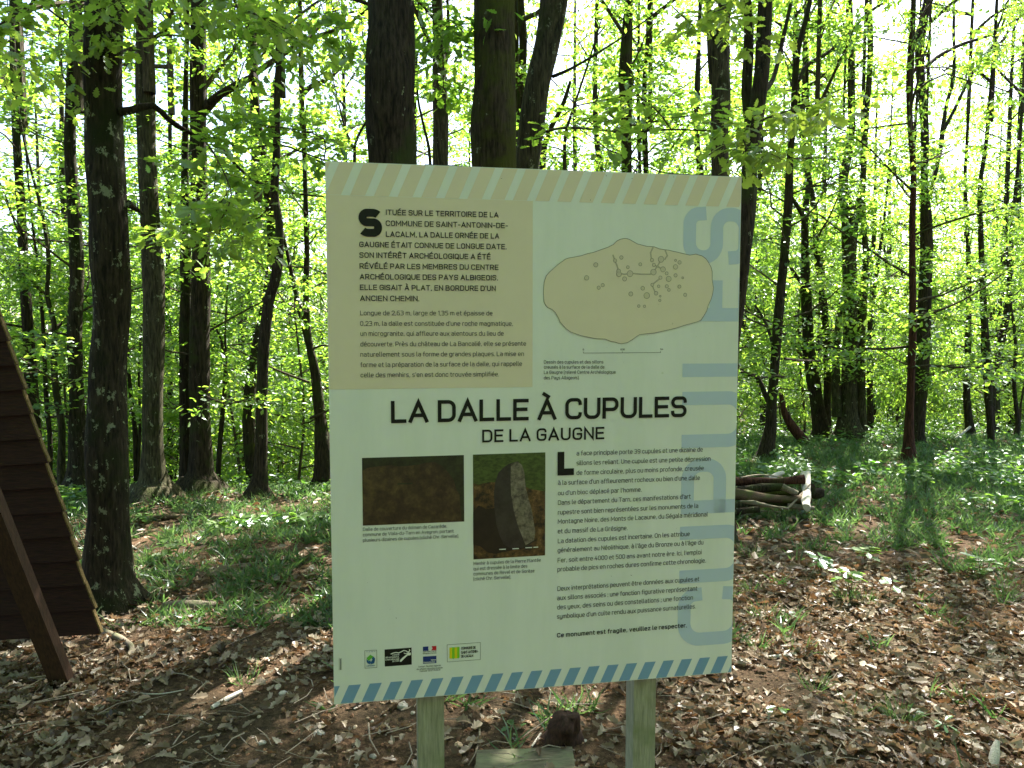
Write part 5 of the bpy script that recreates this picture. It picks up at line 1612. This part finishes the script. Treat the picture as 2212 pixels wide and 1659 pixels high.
for t, p, q in (('COMITÉ', (588, 360), (706, 352)), ('DÉPARTEMENTAL', (468, 405), (706, 388)), ("D'ARCHÉOLOGIE", (466, 442), (706, 427)), ('DU TARN', (588, 468), (706, 458))):
    text_line(mb, t, z8(*p), z8(*q), 3.2, .17, L2)
draw(mb, [s8(558, 330), s8(600, 312), s8(650, 302), s8(700, 308), s8(740, 290), s8(780, 268), s8(820, 272), s8(850, 292), s8(872, 288), s8(888, 268), s8(880, 246)], .0022, L2)
draw(mb, [s8(785, 310), s8(815, 322), s8(850, 310), s8(875, 300)], .0018, L2 + .0001)
for pl in ([(860, 305), (900, 300), (910, 330), (895, 350), (850, 352), (820, 345)], [(820, 345), (850, 352), (800, 400), (740, 462), (718, 462), (722, 430), (760, 390)]):
    vv = [B(*s8(*q), L2 + .0002) for q in pl]; c = np.mean(vv, 0)
    mb.add(vv + [c], [[i, (i + 1) % len(vv), len(vv)] for i in range(len(vv))])
link('antlered_head_drawing', mb.mesh('antlered_head_drawing', [M['l_white']]), bk)
fg = polyobj('republic_emblem', [[s8(1114, 204), s8(1210, 198), s8(1205, 240), s8(1215, 272), s8(1114, 278)]], 'l_navy', L1)
polyobj('red_band', [[s8(1266, 194), s8(1348, 188), s8(1348, 262), s8(1262, 268), s8(1280, 230)]], 'l_red', L1, fg)
polyobj('culture_field', [[s8(1116, 374), s8(1348, 360), s8(1348, 484), s8(1116, 498)]], 'l_navy', L1, fg)
mb = MB()
text_line(mb, 'Culture', z8(1254, 443), z8(1342, 438), 3.0, .18, L2); text_line(mb, 'Communication', z8(1122, 486), z8(1325, 474), 3.0, .18, L2)
link('culture_lettering', mb.mesh('culture_lettering', [M['l_white']]), fg)
mb = MB()
text_line(mb, 'Liberté - Égalité - Fraternité', z8(1114, 300), z8(1348, 288), 2.4, .15, L2); text_line(mb, 'RÉPUBLIQUE FRANÇAISE'.replace('Ç', 'C'), z8(1114, 332), z8(1348, 318), 2.4, .16, L2)
for t, p, q in (('Contact : Direction régionale', (1038, 562), (1425, 536)), ('des affaires culturelles Occitanie', (1006, 606), (1455, 576)), ('Toulouse : 05 67 73 20 20', (1055, 640), (1415, 612))):
    text_line(mb, t.replace('8', '3'), z8(*p), z8(*q), 3.4, .13, L2)
link('contact_lettering', mb.mesh('contact_lettering', [M['ink_soft']]), fg)
cm = frame_line('commune_emblem', [s8(1532, 170), s8(2106, 128), s8(2106, 424), s8(1536, 466)])
for i, (a, c_, mt) in enumerate(((1572, 1618, 'l_yellow'), (1618, 1662, 'l_lime'), (1662, 1706, 'l_yellow'), (1706, 1748, 'l_lime'))):
    yb = 408 - i * 3
    polyobj('shield_stripe', [[s8(a, 216 - i * 3), s8(c_, 214 - i * 3), s8(c_, yb - (12 if i == 3 else 0)), s8((a + c_) / 2, yb + 6), s8(a, yb - (12 if i == 0 else 0))]], mt, L2, cm)
mb = MB()
for t, p, q in (('COMMUNE DE', (1778, 252), (2028, 238)), ('SAINT-ANTONIN-', (1778, 326), (2068, 304)), ('DE-LACALM', (1778, 392), (1982, 380))):
    text_line(mb, t, z8(*p), z8(*q), 6.0, .16, L2)
link('commune_lettering', mb.mesh('commune_lettering', [M['ink']]), cm)
mb = MB()
draw(mb, [s7(97, 470), s7(97, 600)], .0006, L2); draw(mb, [s7(110, 475), s7(110, 598)], .0016, L2); draw(mb, [s7(122, 470), s7(122, 600)], .0006, L2)
link('credit_line', mb.mesh('credit_line', [M['ink_soft']]), sign)
# dirt specks on the panel
mb = MB()
for (px, py, l, a) in [(1275, 432, 4, 1.2), (1365, 386, 5, -.5), (1083, 386, 4, .1), (1455, 382, 5, 1.3), (1452, 699, 5, 1.6), (1309, 379, 6, 1.0), (856, 1334, 4, 1.0), (1320, 1244, 3, 1.5), (1363, 1242, 5, .7)] + [(random.uniform(730, 1570), random.uniform(400, 1430), random.uniform(.8, 2), random.random() * 3) for _ in range(40)]:
    u, v = S(px, py); q = l / 2 * .00068
    draw(mb, [(u - math.cos(a) * q, v - math.sin(a) * q), (u + math.cos(a) * q * .2, v + math.sin(a) * q), (u + math.cos(a) * q, v + math.sin(a) * q * .6)], .0007 if l > 2 else .0004, L4 + .0004)
link('dirt_specks', mb.mesh('dirt_specks', [M['rotten']]), sign)['kind'] = 'stuff'
# posts and battens
for (xa, xb, side) in ((902, 960, 0), (1370, 1418, 1)):
    ua = S(xa, 1500)[0]; ub_ = S(xb, 1500)[0]
    w = (ub_ - ua)
    ground_v = float(O.z - tz(O.x + U.x * ua, O.y + U.y * ua)) + .3
    mb = MB()
    o_ = B(ua + (0.004 if side else 0), .08, -TH - .003)
    mb.box(o_, np.array(U * w), np.array(V * (ground_v - .08)), np.array(N * -w))
    link('post', mb.mesh('post', [M['post']]), sign)
for (pa, pb) in ((918, 1002), (1448, 1540)):
    ua, ub_ = S(pa, 352)[0], S(pb, 352)[0]
    mb = MB(); mb.box(B(ua, -.005, -TH - .002), np.array(U * (ub_ - ua)), np.array(V * .05), np.array(N * -.012))
    link('bracket', mb.mesh('bracket', [M['metal']]), sign)

# nothing stands inside the camera
print('objects', len(bpy.data.objects), 'tris', sum(len(m.polygons) for m in bpy.data.meshes))
